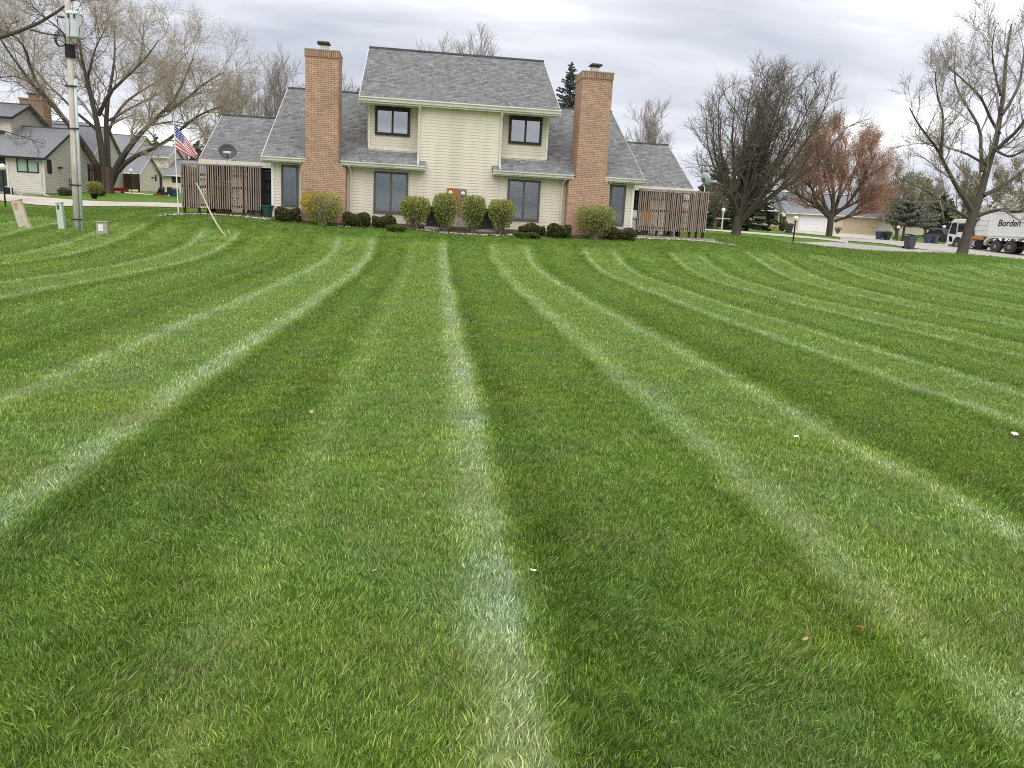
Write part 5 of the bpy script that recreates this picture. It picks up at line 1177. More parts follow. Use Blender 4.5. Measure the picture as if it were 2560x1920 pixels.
conifer('blue green spruce top behind the roof beside the right chimney', 1405, 540, 58, 153, 225, 'leaf_spruce', 1, n_leaf=42000, size=.075, nb=260)
conifer('dark pine behind the trunk of the dense tree right of the screen', 1866, 572, 74, 360, 150, 'leaf_pine', 2, n_leaf=16000, size=.11)
conifer('dark pine left of the dense tree above the pale dish', 1790, 574, 82, 400, 170, 'leaf_pine', 3, n_leaf=13000, size=.11)
conifer('small round pine peeking over the low roof end', 1752, 572, 90, 425, 70, 'leaf_pine', 4, n_leaf=4000, size=.12)
conifer('layered broad conifer with pale tips right of the tan garage door', 2256, 600, 80, 488, 138, 'leaf_fir', 5, droop=-.05, n_leaf=5200, size=.13, clear=.34)
conifer('dark green conifer behind the bins left of the truck cab', 2345, 600, 100, 480, 110, 'leaf_pine', 6, n_leaf=6000, size=.14)
conifer('dark evergreen behind the flag and the far cream house', 395, 494, 96, 335, 60, 'leaf_pine', 7, n_leaf=4000, size=.13)
conifer('dark evergreen right of the flag behind the low roof', 500, 500, 92, 350, 110, 'leaf_pine', 8, n_leaf=7000, size=.13)
conifer('dark evergreen far left behind the flag staff', 440, 500, 104, 360, 60, 'leaf_pine', 9, n_leaf=4000, size=.13)
# far wood closing the horizon: one mass
g = np.random.default_rng(77); P = []; T = []
for k in range(420):
    a = g.uniform(-1.15, 1.15); D_ = g.uniform(165, 230); x, y = D_*math.sin(a), D_*math.cos(a); z = gz(x, y); hh = g.uniform(4, 8.5)
    n = 60; q = g.normal(size=(n, 3)); q /= np.linalg.norm(q, axis=1)[:, None]; q *= g.uniform(.3, 1, n)[:, None]**.5; P.append(np.array([x, y, z+hh*.5])+q*np.array([2.6, 2.6, hh*.52])); T.append(np.clip(g.uniform(.1, .9)+g.normal(0, .15, n), 0, 1))
o_ = leafcloud('far_wood', np.concatenate(P), .55, 'leaf_bud', None, g, tint=np.concatenate(T)); tag(o_, 'far off wood closing the horizon behind the houses', 'wood', kind='stuff')

# ================================================================ NEIGHBOURING HOUSES
def onu(x, y, u):
    d = ray(x, y); c = np.array([0, 0, EYE]) - H0; t = (u - c@hx)/(d@hx); p = c + t*d; return float(p@hw), float(p[2])
def uw_of(p): q = np.array(p)-H0; return float(q@hx), float(q@hw)
class HouseKit:
    """a house in the facade frame, parts placed by (u, w, z)"""
    def __init__(s, label, u, w, name='house', group=None):
        p = UW(u, w); s.z = gz(p[0], p[1]); s.root = thing(name, label, 'house', (p[0], p[1], s.z), YAW, group); s.o = (-u, -w, -s.z)
    def P(s, mb, name, mat, parent=None, **k): return mb.build(name, mat, parent or s.root, s.o, **k)
    def gable(s, u0, u1, w0, w1, wr, zb, ze0, zr, ze1, wall, over=.3, uo=.3, roof='shingle_far', trim='gutter', lines=None):
        wl = s.P(MB().prism([(u0, w0, zb), (u0, w0, ze0), (u0, wr, zr), (u0, w1, ze1), (u0, w1, zb)], (u1-u0, 0, 0)), 'wall', wall)
        if lines:       # lap siding courses, too fine to pick apart singly: one joined part
            mb = MB(); z = zb+.15
            while z < zr-.2:
                if z < ze0-.05:
                    a, b = u0, u1; mb.prism([(a, w0-.022, z), (a, w0-.004, z), (a, w0-.004, z+lines), (a, w0-.008, z+lines)], (b-a, 0, 0))
                f0 = w0 if z < ze0 else w0+(wr-w0)*(z-ze0)/(zr-ze0); f1 = w1 if z < ze1 else w1-(w1-wr)*(z-ze1)/(zr-ze1)
                if f1-f0 > .3: mb.prism([(u1+.022, f0, z), (u1+.004, f0, z), (u1+.004, f0, z+lines), (u1+.008, f0, z+lines)], (0, f1-f0, 0))
                z += lines
            stuff(mb.build('siding_courses', wall, wl, s.o))
        sl0 = (zr-ze0)/(wr-w0); sl1 = (zr-ze1)/(w1-wr); a, b = u0-uo, u1+uo
        c0 = [(a, w0-over, ze0-over*sl0+.12), (b, w0-over, ze0-over*sl0+.12), (b, wr, zr+.12), (a, wr, zr+.12)]
        c1 = [(b, w1+over, ze1-over*sl1+.12), (a, w1+over, ze1-over*sl1+.12), (a, wr, zr+.121), (b, wr, zr+.121)]
        for c in (c0, c1):
            A, B, C_, D_ = [np.array(q) for q in c]; n = np.cross(B-A, D_-A); n /= np.linalg.norm(n)
            s.P(MB().prism(c, -n*.13), 'roof', roof)
        s.P(MB().box((a, wr-.08, zr+.10), (b, wr+.08, zr+.16)), 'ridge_cap', 'ridge_dark')
        s.P(MB().box((a, w0-over-.10, ze0-over*sl0-.02), (b, w0-over-.005, ze0-over*sl0+.10)), 'gutter', trim)
        for q, cc in ((b, c0), (b, c1)):
            lo, hi = (cc[1], cc[2]) if cc is c0 else (cc[0], cc[3])
            s.P(MB().prism([(q+.002, lo[1], lo[2]-.15), (q+.002, lo[1], lo[2]-.01), (q+.002, hi[1], hi[2]-.01), (q+.002, hi[1], hi[2]-.15)], (.03, 0, 0)), 'rake_board', trim)
        return wl
    def win_w(s, u0, u1, z0, z1, w, leaves=2, back='curtain'):
        f = .06; m_ = MB(); m_.box((u0, w-.06, z0), (u0+f, w-.024, z1)).box((u1-f, w-.06, z0), (u1, w-.024, z1)).box((u0+f, w-.06, z0), (u1-f, w-.024, z0+f)).box((u0+f, w-.06, z1-f), (u1-f, w-.024, z1))
        for k in range(1, leaves): q = u0+(u1-u0)*k/leaves; m_.box((q-.03, w-.058, z0+f), (q+.03, w-.024, z1-f))
        o = s.P(m_, 'window', 'frame_dark')
        for k in range(leaves): a = u0+(u1-u0)*k/leaves+.06; b = u0+(u1-u0)*(k+1)/leaves-.06; s.P(MB().box((a, w-.040, z0+f), (b, w-.026, z1-f)), 'pane', back, o)
        return o
    def win_u(s, w0, w1, z0, z1, u):
        f = .05; m_ = MB(); m_.box((u+.024, w0, z0), (u+.06, w0+f, z1)).box((u+.024, w1-f, z0), (u+.06, w1, z1)).box((u+.024, w0+f, z0), (u+.06, w1-f, z0+f)).box((u+.024, w0+f, z1-f), (u+.06, w1-f, z1))
        o = s.P(m_, 'window', 'frame_dark'); s.P(MB().box((u+.026, w0+f, z0+f), (u+.04, w1-f, z1-f)), 'pane', 'room_dark', o)
# --- grey sided house at the left edge
uK, wK = uw_of(atY(113, 482, 46)); wr, zr = onu(176, 323, uK); we, zre = onu(240.5, 409, uK)
zf = onw(108.5, 392.5, wK)[1]
h = HouseKit('grey sided house with a gable end and brick chimney at the left photo edge', uK-4, wK)
h.gable(uK-9, uK, wK, we-.3, wr, 1.3, zf-.02, zr-.12, zre-.02, 'siding_grey', .32, .22, trim='frame_dark', lines=.105)
h.P(MB().box((uK-9, wK-.03, .8), (uK+.03, wK, 1.82)).box((uK, wK, .8), (uK+.035, we-.5, 1.9)), 'foundation', 'concrete')
(u1_, z1_), (u2_, z2_) = onw(41, 394, wK), onw(99, 433, wK); h.win_w(u1_, u2_-.02, z2_, z1_-.02, wK)
u3_, z3_ = onw(17, 400, wK); h.P(MB().box((u3_-.05, wK-.05, 1.8), (u3_+.05, wK-.01, zf)), 'corner_board', 'trim'); h.P(MB().box((u3_-3, wK-.028, 1.8), (u3_-.06, wK-.023, zf-.05)), 'porch_recess', 'room_dark')
h.P(MB().box((uK-.05, wK-.05, 1.85), (uK+.05, wK+.05, zf)), 'corner_board', 'trim')
h.P(MB().tube([(uK-.3, wK-.38, zf-.1), (uK-.1, wK-.07, zf-.4), (uK-.08, wK-.07, 1.9), (uK+.1, wK-.3, 1.75), (uK+.9, wK-.5, 1.6)], .05, 5), 'downspout', 'pole_wood')
wa, za = onu(115.5, 398, uK); wb_, zb2 = onu(128, 434, uK); h.win_u(wa, wb_, zb2, za, uK)
wl_, zl_ = onu(146, 419, uK); h.P(MB().prism([(uK+.03, wl_-.1, zl_+.06), (uK+.03, wl_+.1, zl_+.06), (uK+.03, wl_+.1, zl_-.06), (uK+.03, wl_-.1, zl_-.06)], (.18, 0, 0)), 'wall_lamp', 'iron')
uu = -25.9; h.gable(uu-6, uu, wK+2.6, wK+8.4, wK+4.7, 3.5, 6.25, 7.10, 5.65, 'siding_grey', .35, .25, trim='frame_dark', lines=.105)
h.P(MB().box((uu-6, wK+2.57, 4.6), (uu-.35, wK+2.59, 5.4)), 'window', 'room_dark')
h.P(MB().box((-28.0, wK+8.5, 3), (-26.5, wK+9.6, 7.95)), 'chimney', 'brick_far'); h.P(MB().box((-28.05, wK+8.45, 7.955), (-26.45, wK+9.65, 8.06)), 'chimney_crown', 'brick_far'); h.P(MB().box((-27.55, wK+8.8, 8.06), (-27.05, wK+9.3, 8.32)), 'flue', 'brick_far'); h.P(MB().box((-27.65, wK+8.7, 8.36), (-26.95, wK+9.4, 8.43)), 'chimney_cap', 'iron')
h.gable(-31, -24.2, wK+9.8, wK+16, wK+13, 1.6, 4.6, 6.75, 4.6, 'siding_grey', .3, .2)
up, zp = onw(24, 368, wK+1.6); h.P(MB().tube([(up, wK+1.6, zp-.35), (up, wK+1.6, zp+.25)], .06, 8), 'vent_pipe', 'white_trim')
# --- cream houses beyond
def cream(label, kx, ky, Y, apex, reave, feave, ul, zb, wins=(), wall='siding_cream', uo=.25):
    u, w = uw_of(atY(kx, ky, Y)); wr, zr = onu(*apex, u); we, zre = onu(*reave, u); zf = onw(*feave, w)[1]; k = HouseKit(label, u-ul/2, w)
    k.gable(u-ul, u, w, we, wr, zb-1, zf, zr-.1, zre, wall, .35, uo, trim='gutter'); return k, u, w, we
kz = lambda x, y: (200+x/7.9, 300+y/7.9)
k1, u, w, we = cream('cream house gable with white edged roof behind the dark board fence', 349, 475, 74, (371, 388), (398, 437), (342, 430), 8, 2.4)
wa, za = onu(*kz(1475, 1085), u); wb_, zb2 = onu(*kz(1505, 1210), u); k1.win_u(wa, wb_, zb2, za, u)
wl_, zl_ = onu(*kz(1418, 1140), u); k1.P(MB().box((u+.03, wl_-.12, zl_-.07), (u+.2, wl_+.12, zl_+.07)), 'wall_lamp', 'iron')
# cream house right of it with an entrance and a dormer
Yb = 82; ub, wb0 = uw_of(atY(*kz(1540, 1400), Yb)); k2 = HouseKit('cream house with dark entrance and dormer left of the flagstaff', ub+2, wb0)
zb0 = k2.z; ue_, ze_ = onw(*kz(1900, 1100), wb0); ur, zr_ = onw(*kz(1900, 800), wb0+4)
k2.gable(ub-.5, ub+7, wb0, wb0+8, wb0+4, zb0-1, ze_+.1, zr_, ze_+.1, 'siding_cream', .4, .2)
ua, za = onw(*kz(1545, 1130), wb0); uc, zc = onw(*kz(1625, 1250), wb0); k2.P(MB().box((ua, wb0-.03, zb0), (uc, wb0-.004, za)), 'entrance', 'room_dark')
ua, za = onw(*kz(1815, 1120), wb0); uc, zc = onw(*kz(1990, 1240), wb0); k2.win_w(ua, uc, zc, za, wb0, 2, 'room_dark')
ua, za = onw(*kz(1370, 690), wb0+1.4); uc, zc = onw(*kz(1740, 880), wb0+1.4); k2.gable(ua-1, uc, wb0+1.4, wb0+7, wb0+4, zc-1, za-.1, za+1.0, za-.1, 'siding_cream', .3, .25)
up, zp = onw(*kz(1780, 1010), wb0+1.2); k2.P(MB().tube([(up, wb0+1.2, zp-.3), (up, wb0+1.2, zp+.25)], .09, 8), 'vent_pipe', 'white_trim')
ua, za = onw(*kz(1930, 610), wb0+7); uc, zc = onw(*kz(2030, 830), wb0+7); k2.P(MB().box((ua, wb0+8.2, zb0), (uc, wb0+9.2, za)), 'chimney', 'brick_far')
k3, *_ = cream('large cream house with a broad grey roof behind the willow trunks', 332, 470, 92, (361, 341), (384, 372), (325, 385), 14, 2.6)
k4, *_ = cream('cream gable showing left of the willow trunks above the fence', 214, 470, 96, (217, 308), (250, 340), (190, 336), 12, 2.6)
# --- dark board fences
def board_fence(label, pA, pB, Ya, Yb, top0, top1, bot0, bot1, mat, bw=.12, gap=.02, group='dark board fences by the neighbouring houses'):
    A = atY(pA, bot0, Ya); B = atY(pB, bot1, Yb); zA, zB = atY(pA, top0, Ya)[2], atY(pB, top1, Yb)[2]; root = thing('board_fence', label, 'fence', A, 0, group); d = B-A; ln = np.linalg.norm(d[:2]); ang = math.atan2(d[1], d[0]); n = int(ln/(bw+gap)); cache = []
    root.rotation_euler = (0, 0, ang); g = np.random.default_rng(int(pA))
    for k in range(4):
        mb = MB().box((0, -.012, 0), (bw, .012, 1), float(.75+.17*k)); me = bpy.data.meshes.new('board'); me.from_pydata(mb.v, [], mb.f); me.update(); a = me.attributes.new('tint', 'FLOAT_COLOR', 'POINT'); a.data.foreach_set('color', np.tile([.75+.17*k]*3+[1], (8, 1)).ravel()); me.materials.append(MATS[mat]); cache.append(me)
    for k in range(n):
        q = k/n; zt = (zA+(zB-zA)*q)-A[2]; zl = (B[2]-A[2])*q; o = bpy.data.objects.new('board', cache[int(g.integers(4))]); COL.objects.link(o); o.parent = root; o.location = (ln*q, g.normal(0, .004), zl); o.scale = (1, 1, zt-zl)
    for q in (.25, .8): MB().prism([(0, .015, (zA-A[2])*q-.05), (ln, .015, (B[2]-A[2])+(zB-B[2])*q-.05), (ln, .015, (B[2]-A[2])+(zB-B[2])*q+.05), (0, .015, (zA-A[2])*q+.05)], (0, .05, 0), 1.0).build('rail', mat, root)
    for q in (0, .5, 1): MB().box((ln*q-.05, .016, -.2+(B[2]-A[2])*q), (ln*q+.05, .12, (zA+(zB-zA)*q)-A[2]+.04), .8).build('post', mat, root)
    return root
board_fence('shaded open board fence between the grey house and the closed panel', 222, 254, 51, 50, 411, 416, 470, 480, 'cedar_dark', .10, .07)  # shade on these boards is put into the near-black cedar colour
board_fence('closed brown board panel in front of the willow trunk base', 257, 279, 49.5, 49, 417, 419, 481, 483, 'fence_brown', .10, .012)
board_fence('long dark board fence behind the small globe lamp', 285, 346, 62, 61, 434, 435, 473, 474, 'fence_brown', .16, .012)
# --- plants and odds by the grey house
bush(0, 0, .46, .86, 'yellow green clipped bush by the grey house gable end', 'leaf_lime', 30, bottom=.1, n=2600, pos=ground_at(237, 484, 45.5))
yew(0, 0, .42, .42, 'dark low shrub under the gable wall left of the pole base', pos=ground_at(164, 484, 45.8), seed=31, n=1500)
yew(0, 0, .30, .34, 'small dark shrub between the clipped bush and board panel', pos=ground_at(250, 487, 46.5), seed=32, n=1000)
p = ground_at(236, 493, 43.8); t_ = thing('planter_box', 'dark planter bowl standing before the yellow green bush', 'planter', p)
MB().lathe([(.12, 0), (.17, .22), (.20, .27), (.16, .27)], 14).build('bowl', 'cedar_dark', t_); MB().lathe([(.155, .24), (.02, .26)], 12).build('soil', 'mulch', t_)
p = ground_at(23, 488, 45.2); t_ = thing('outdoor_unit', 'small black outdoor unit in a white frame by the grey house wall', 'air conditioner', p, YAW)
MB().box((-.17, -.15, .03), (.17, .15, .42)).build('cabinet', 'black', t_, bevel=.02); m_ = MB()
for a in (-.19, .19): m_.box((a-.02, -.17, 0), (a+.02, -.13, .46))
m_.box((-.17, -.17, .43), (.17, -.13, .46)).box((-.17, -.17, 0), (.17, -.13, .03)); m_.build('frame', 'white_trim', t_)
p = ground_at(38, 488, 45); t_ = thing('garden_hose', 'loose pale hose and stand on the ground by the black unit', 'hose', p)
MB().tube([(0, 0, .02), (.15, -.1, .12), (.3, 0, .05), (.45, -.1, .10), (.62, 0, .30)], .018, 6).tube([(.1, -.2, .03), (.3, -.25, .12), (.55, -.3, .03)], .018, 6).build('tube', 'can_lid', t_)
p = ground_at(176, 480, 46.2); t_ = thing('trellis', 'weathered narrow trellis leaning by the gable wall at the pole', 'trellis', p, YAW); t_.rotation_euler = (0, .12, YAW)
m_ = MB()
for a in (-.11, 0, .11): m_.box((a-.012, -.01, 0), (a+.012, .01, .95))
for q in range(7): m_.box((-.14, -.022, .12+q*.13), (.14, -.011, .14+q*.13))
m_.build('lattice', 'fence_brown', t_)
# red trailer, riding mower, bin in the far left yard
p = ground_at(298, 486, 57); t_ = thing('garden_trailer', 'low red trailer with a white edge beside the dark board fence', 'trailer', p, .15)
MB().prism([(-.55, -.35, .18), (.5, -.35, .18), (.58, -.4, .40), (-.35, -.4, .40)], (0, .75, 0)).build('bed', 'car_red', t_); MB().box((-.52, -.42, .13), (.55, -.36, .18)).build('edge', 'white_trim', t_)
MB().box((-.75, -.3, .40), (.52, -.25, .44)).build('side_rail', 'car_red', t_)
for a in (-.25, .35): MB().tube([(a, -.42, .11), (a, -.34, .11)], .11, 12).build('wheel', 'tyre', t_)
p = ground_at(409, 497, 60); t_ = thing('riding_mower', 'black riding mower with red deck parked before the cream house', 'mower', p, .3)
MB().prism([(-.75, -.35, .12), (.05, -.35, .12), (.05, -.35, .24), (-.25, -.35, .33), (-.62, -.35, .26)], (0, .7, 0)).build('deck', 'car_red', t_, bevel=.03)
MB().box((-.45, -.25, .26), (.30, .25, .45)).build('body', 'car_black', t_, bevel=.05); MB().prism([(-.40, -.22, .45), (-.30, -.22, .70), (-.05, -.22, .72), (.02, -.22, .45)], (0, .44, 0)).build('hood', 'car_black', t_, bevel=.03)
MB().box((.0, -.22, .45), (.10, .22, .84)).build('seat', 'car_black', t_, bevel=.03); MB().box((.30, -.33, .22), (.68, .33, .84)).build('grass_catcher', 'car_black', t_, bevel=.05)
MB().lathe([(.13, 0), (.15, .05)], 12, (-.2, 0, .74)).build('steering_wheel', 'metal', t_)
for a, r in ((-.5, .13), (.42, .19)):
    for b in (-.38, .30): wq = MB().tube([(a, b, r), (a, b+.08, r)], r, 14).build('wheel', 'tyre', t_); MB().tube([(a, b-.005, r), (a, b+.0, r)], r*.5, 10).build('rim', 'can_lid', wq)
# ---------------------------------------------------------------- bins
def bin_(x, y, Y, h, mat, label, rz=0., group='wheeled bins along the road'):
    p = ground_at(x, y, Y); t_ = thing('wheeled_bin', label, 'bin', p, rz, group); s = h/1.1
    def fr(z, a, b): return [(-a*s, -b*s, z*s), (a*s, -b*s, z*s), (a*s, b*s, z*s), (-a*s, b*s, z*s)]
    vs = fr(.03, .22, .24)+fr(.72, .275, .32)+fr(.74, .30, .345)+fr(.98, .315, .37); fs = [(3, 2, 1, 0)]
    for k in range(3): fs += [(4*k+i, 4*k+(i+1) % 4, 4*k+4+(i+1) % 4, 4*k+4+i) for i in range(4)]
    fs += [(12, 13, 14, 15)]; MB().add(vs, fs).build('body', mat, t_, bevel=.02)
    MB().prism([(-.335*s, -.40*s, .985*s), (.335*s, -.40*s, .985*s), (.335*s, .38*s, 1.06*s), (-.335*s, .38*s, 1.06*s)], (0, 0, .05*s)).build('lid', mat, t_, bevel=.015)
    MB().tube([(-.25*s, .42*s, .96*s), (.25*s, .42*s, .96*s)], .018*s, 6).build('handle', 'black', t_)
    for a in (-.29, .24): MB().tube([(a*s, .26*s, .12*s), ((a+.06)*s, .26*s, .12*s)], .12*s, 12).build('wheel', 'black', t_)
bin_(2272, 624, 57, 1.10, 'bin_grey', 'grey wheeled bin standing alone at the near road edge', 1.9)
bin_(2197, 602, 82, 1.0, 'bin_blue', 'bluish bin left of its pair by the tan garage door', .4); bin_(2216, 603, 82, 1.08, 'bin_grey', 'grey bin right of its pair by the tan garage door', .5)
bin_(2318, 609.5, 88, 1.02, 'bin_blue', 'blue grey bin left of its pair ahead of the truck cab', .4); bin_(2335, 610, 88, 1.12, 'bin_grey', 'dark grey bin right of its pair ahead of the truck cab', .5)
bin_(439, 499, 60, .82, 'bin_blue', 'dark bin beside the riding mower at the flagstaff', .2); bin_(1972, 582, 84, 1.05, 'bin_grey', 'dark bin by the garage wall behind the lamp post', .2); bin_(1810, 574, 76, .9, 'bin_grey', 'dark bin on the grass left of the dense tree trunk', .2)
# ---------------------------------------------------------------- garage house on the right
Yg = 95
def gp(x, y): return atY(x, y, Yg)
z4_ = lambda x, y: (1760+x/7.373, 440+y/7.373)
ug = 32.0; gr = gz(36, 95); kg = HouseKit('low cream house with a white and a tan garage door across the road', *uw_of((36, Yg, 0)))
kg.root.rotation_euler = (0, 0, 0); kg.root.location = (36, Yg, gr); kg.o = (-36, -Yg, -gr)
GZ0 = gr
kg.gable(31.9, 44.6, Yg, Yg+9, Yg+4.5, GZ0-1, 4.62, 6.95, 4.62, 'siding_tan', .5, .3)
def gdoor(x0, x1, zt, mat):
    d = kg.P(MB().box((x0, Yg-.05, GZ0-.3), (x1, Yg-.01, zt)), 'garage_door', mat); n = 4
    for k in range(n): kg.P(MB().box((x0+.04, Yg-.066, GZ0-.05+(zt-GZ0)*k/n), (x1-.04, Yg-.051, GZ0-.09+(zt-GZ0)*(k+1)/n)), 'panel', mat, d)
    kg.P(MB().box((x0-.16, Yg-.07, GZ0-.3), (x0-.01, Yg-.005, zt+.12)).box((x1+.01, Yg-.07, GZ0-.3), (x1+.16, Yg-.005, zt+.12)).box((x0-.01, Yg-.071, zt+.01), (x1+.01, Yg-.006, zt+.12)), 'door_frame', 'siding_tan', d)
gdoor(33.45, 36.85, 4.20, 'garage_white'); gdoor(38.7, 43.05, 4.28, 'garage_tan')
kg.gable(27.2, 31.88, Yg+1.6, Yg+9, Yg+5, GZ0-1, 4.5, 6.7, 4.5, 'siding_tan', .3, .1)
kg.P(MB().box((30.95, Yg-.02, GZ0-.5), (31.89, Yg+1.6, 4.55)), 'wall', 'siding_tan'); kg.win_w(31.08, 31.86, 3.55, 4.28, Yg-.02, 2, 'room_dark')
pg = MB().prism([(27.3, Yg-.6, 4.52), (30.95, Yg-.6, 4.52), (29.2, Yg-.6, 5.36)], (0, 2.2, 0)); kg.P(pg, 'porch_gable', 'white_trim')
for a, b, c, d in ((27.1, 4.47, 29.2, 5.45), (31.15, 4.47, 29.2, 5.45)):
    kg.P(MB().prism([(a, Yg-.75, b), (c, Yg-.75, d), (c, Yg-.75, d+.12), (a, Yg-.75, b+.12)], (0, 3, 0)), 'porch_roof', 'shingle_far')
for a in (27.5, 27.9): kg.P(MB().box((a-.09, Yg-.5, GZ0-.5), (a+.09, Yg-.32, 4.52)), 'column', 'siding_tan')
kg.P(MB().box((30.0, Yg+1.55, GZ0), (30.9, Yg+1.595, 4.4)), 'entrance', 'room_dark')
kg.P(MB().box((27.35, Yg-.55, GZ0-.8), (30.94, Yg+1.6, GZ0-.0)), 'porch_floor', 'concrete')
for k, (x, y, rx, hh, lab) in enumerate(((1863, 563, .55, 1.0, 'rounded olive bush left of the porch column'), (1955, 574, .55, 1.25, 'round green bush beside the far globe lamp at the porch'))):
    bush(0, 0, rx, hh, lab, 'leaf_olive', 40+k, bottom=0., n=1600, pos=ground_at(x, y, 90), size=.07)
for k, (x, lab) in enumerate(((1878, 'low dark shrub below the porch, leftmost of three'), (1896, 'low dark shrub below the porch, middle of three'), (1912, 'low dark shrub below the porch, rightmost of three'), (1970, 'low dark shrub between round bush and garage wall'))):
    yew(0, 0, .5, .5, lab, pos=ground_at(x, 570+(x-1878)*.05, 92), seed=50+k, n=700)
p = ground_at(1926, 583, 80); t_ = thing('fire_hydrant', 'yellow hydrant on the grass before the porch house', 'fire hydrant', p)
MB().lathe([(.17, 0), (.17, .06), (.11, .08), (.11, .55), (.15, .58), (.15, .64), (.10, .74), (.03, .80), (.03, .86)], 12).build('barrel', 'hydrant_yellow', t_)
for s in (-1, 1): MB().tube([(0, 0, .45), (.2*s, 0, .45)], .06, 8).build('nozzle', 'hydrant_yellow', t_)
MB().box((-.035, -.035, .86), (.035, .035, 1.3)).build('marker', 'hydrant_yellow', t_)
for k, (x, c, lab) in enumerate(((1886, 'conduit', 'grey garden chair on the porch beside the column'), (1912, 'conduit', 'grey garden chair on the porch near the dark entrance'), (1934, 'leaf_tan', 'tan garden figure chair before the porch entrance'))):
    p = ground_at(x, 566, 94.8 if k < 2 else 90); p[2] = max(p[2], GZ0 if k < 2 else p[2]); t_ = thing('garden_chair', lab, 'chair', p)
    MB().box((-.25, -.25, .4), (.25, .25, .46)).build('seat', c, t_); MB().box((-.25, .2, .46), (.25, .25, .95)).build('backrest', c, t_)
    for a, b in ((-.22, -.22), (.22, -.22), (-.22, .22), (.22, .22)): MB().box((a-.025, b-.025, 0), (a+.025, b+.025, .4)).build('leg', c, t_)
bush(0, 0, .5, .85, 'small bare twiggy bush between the two garage doors', 'leaf_bud', 45, bottom=.9, n=300, pos=ground_at(2094, 584, 93))
kf = HouseKit('distant low grey roofed house behind the layered conifer', *uw_of(atY(2285, 590, 128))); uF, wF = uw_of(atY(2285, 590, 128)); kf.gable(uF-6, uF+6, wF, wF+8, wF+4, kf.z-1, kf.z+2.2, kf.z+4, kf.z+2.2, 'siding_tan', .4, .3)
# grey parked car ahead of the truck
p = ground_at(2352, 610, 96); t_ = thing('parked_car', 'grey parked car just ahead of the white truck cab', 'car', p, rad(-75))
MB().prism([(-2.1, -.85, .35), (2.1, -.85, .35), (2.15, -.85, .75), (1.2, -.85, .95), (-2.1, -.85, .98)], (0, 1.7, 0)).build('body', 'car_grey', t_, bevel=.08)
MB().prism([(-1.7, -.75, .97), (1.1, -.75, .95), (.5, -.75, 1.42), (-1.3, -.75, 1.45)], (0, 1.5, 0)).build('cabin', 'dark_glass', t_, bevel=.06); MB().box((-1.25, -.72, 1.44), (.45, .72, 1.48)).build('roof', 'can_grey', t_, bevel=.02)
for a in (-1.3, 1.3):
    for b in (-.9, .72): MB().tube([(a, b, .32), (a, b+.18, .32)], .32, 16).build('wheel', 'tyre', t_)
for b in (-.6, .6): MB().box((2.12, b-.2, .6), (2.17, b+.2, .72)).build('headlight', 'glass_white', t_)
MB().box((2.1, -.8, .36), (2.2, .8, .5)).build('bumper', 'can_grey', t_)
# ---------------------------------------------------------------- refuse truck
ptr = ground_at(2505, 634, 62)+np.array([1.01, .22, 0]); FA = math.atan2(.976, -.218)
T_ = thing('refuse_truck', 'white refuse truck lettered Borden with tandem rear wheels by the road', 'truck', ptr, FA)
def TX(x): return x if x < 1.5 else 1.5+(x-1.5)*.79
def TB(n, mat, mb, parent=None, **k):
    mb.v = [(TX(a), b, c) for a, b, c in mb.v]; return mb.build(n, mat, parent or T_, **k)
by = 1.22
TB('chassis', 'truck_black', MB().box((-3.2, -.5, .72), (6.6, .5, .98)).box((-2.0, -.95, .45), (2.0, .95, .62)))
body = TB('body', 'truck_white', MB().prism([(-3.6, -by, 1.28), (1.55, -by, 1.28), (1.55, -by, 3.28), (-3.3, -by, 3.34), (-3.75, -by, 2.6)], (0, 2*by, 0)), bevel=.05)
hop = TB('hopper', 'truck_white', MB().prism([(1.58, -by+.04, 1.32), (3.55, -by+.04, 1.32), (3.70, -by+.04, 2.0), (3.45, -by+.04, 2.75), (2.9, -by+.04, 3.28), (1.58, -by+.04, 3.36)], (0, 2*by-.08, 0)), bevel=.04)
rb = MB()
for x in (-3.4, -2.5, 1.5): rb.box((x-.05, by+.005, 1.30), (x+.05, by+.05, 3.24))
rb.box((-3.5, by+.006, 1.34), (1.44, by+.048, 1.42)).box((-3.5, by+.006, 3.14), (1.44, by+.048, 3.22)); TB('rib', 'truck_white', rb, body)
for z in (1.75, 2.15, 2.55): TB('hopper_rail', 'truck_white', MB().box((1.7, by-.034, z), (3.4, by+.0, z+.06)), hop)
TB('side_arm', 'truck_black', MB().tube([(3.3, by+.02, 1.3), (3.45, by+.06, 1.9), (3.25, by+.06, 2.45), (2.9, by+.05, 2.7)], .06, 8))
TB('rear_guard', 'truck_white', MB().box((-3.9, -by, .75), (-3.55, by, 1.26)))
for z in (1.5, 1.7, 1.9): TB('tail_light', 'car_red', MB().box((-3.55, by+.004, z-.75), (-3.35, by+.03, z-.63)))
TB('fender', 'truck_white', MB().prism([(-1.6, by-.5, 1.18), (1.25, by-.5, 1.18), (1.75, by-.5, .85), (1.85, by-.5, .9), (1.3, by-.5, 1.262), (-1.6, by-.5, 1.262)], (0, .56, 0)))
cab_o = [(4.25, 0, .55), (7.05, 0, .50), (7.15, 0, .95), (7.10, 0, 1.35), (6.75, 0, 2.50), (6.55, 0, 2.62), (4.30, 0, 2.66)]
cb_ = TB('cab', 'truck_white', MB().prism([(x, -1.15, z) for x, _, z in cab_o], (0, 2.3, 0)), bevel=.06)
TB('side_window', 'dark_glass', MB().prism([(4.75, 1.152, 1.60), (5.75, 1.152, 1.55), (5.75, 1.152, 2.28), (4.75, 1.152, 2.30)], (0, .012, 0)), cb_)
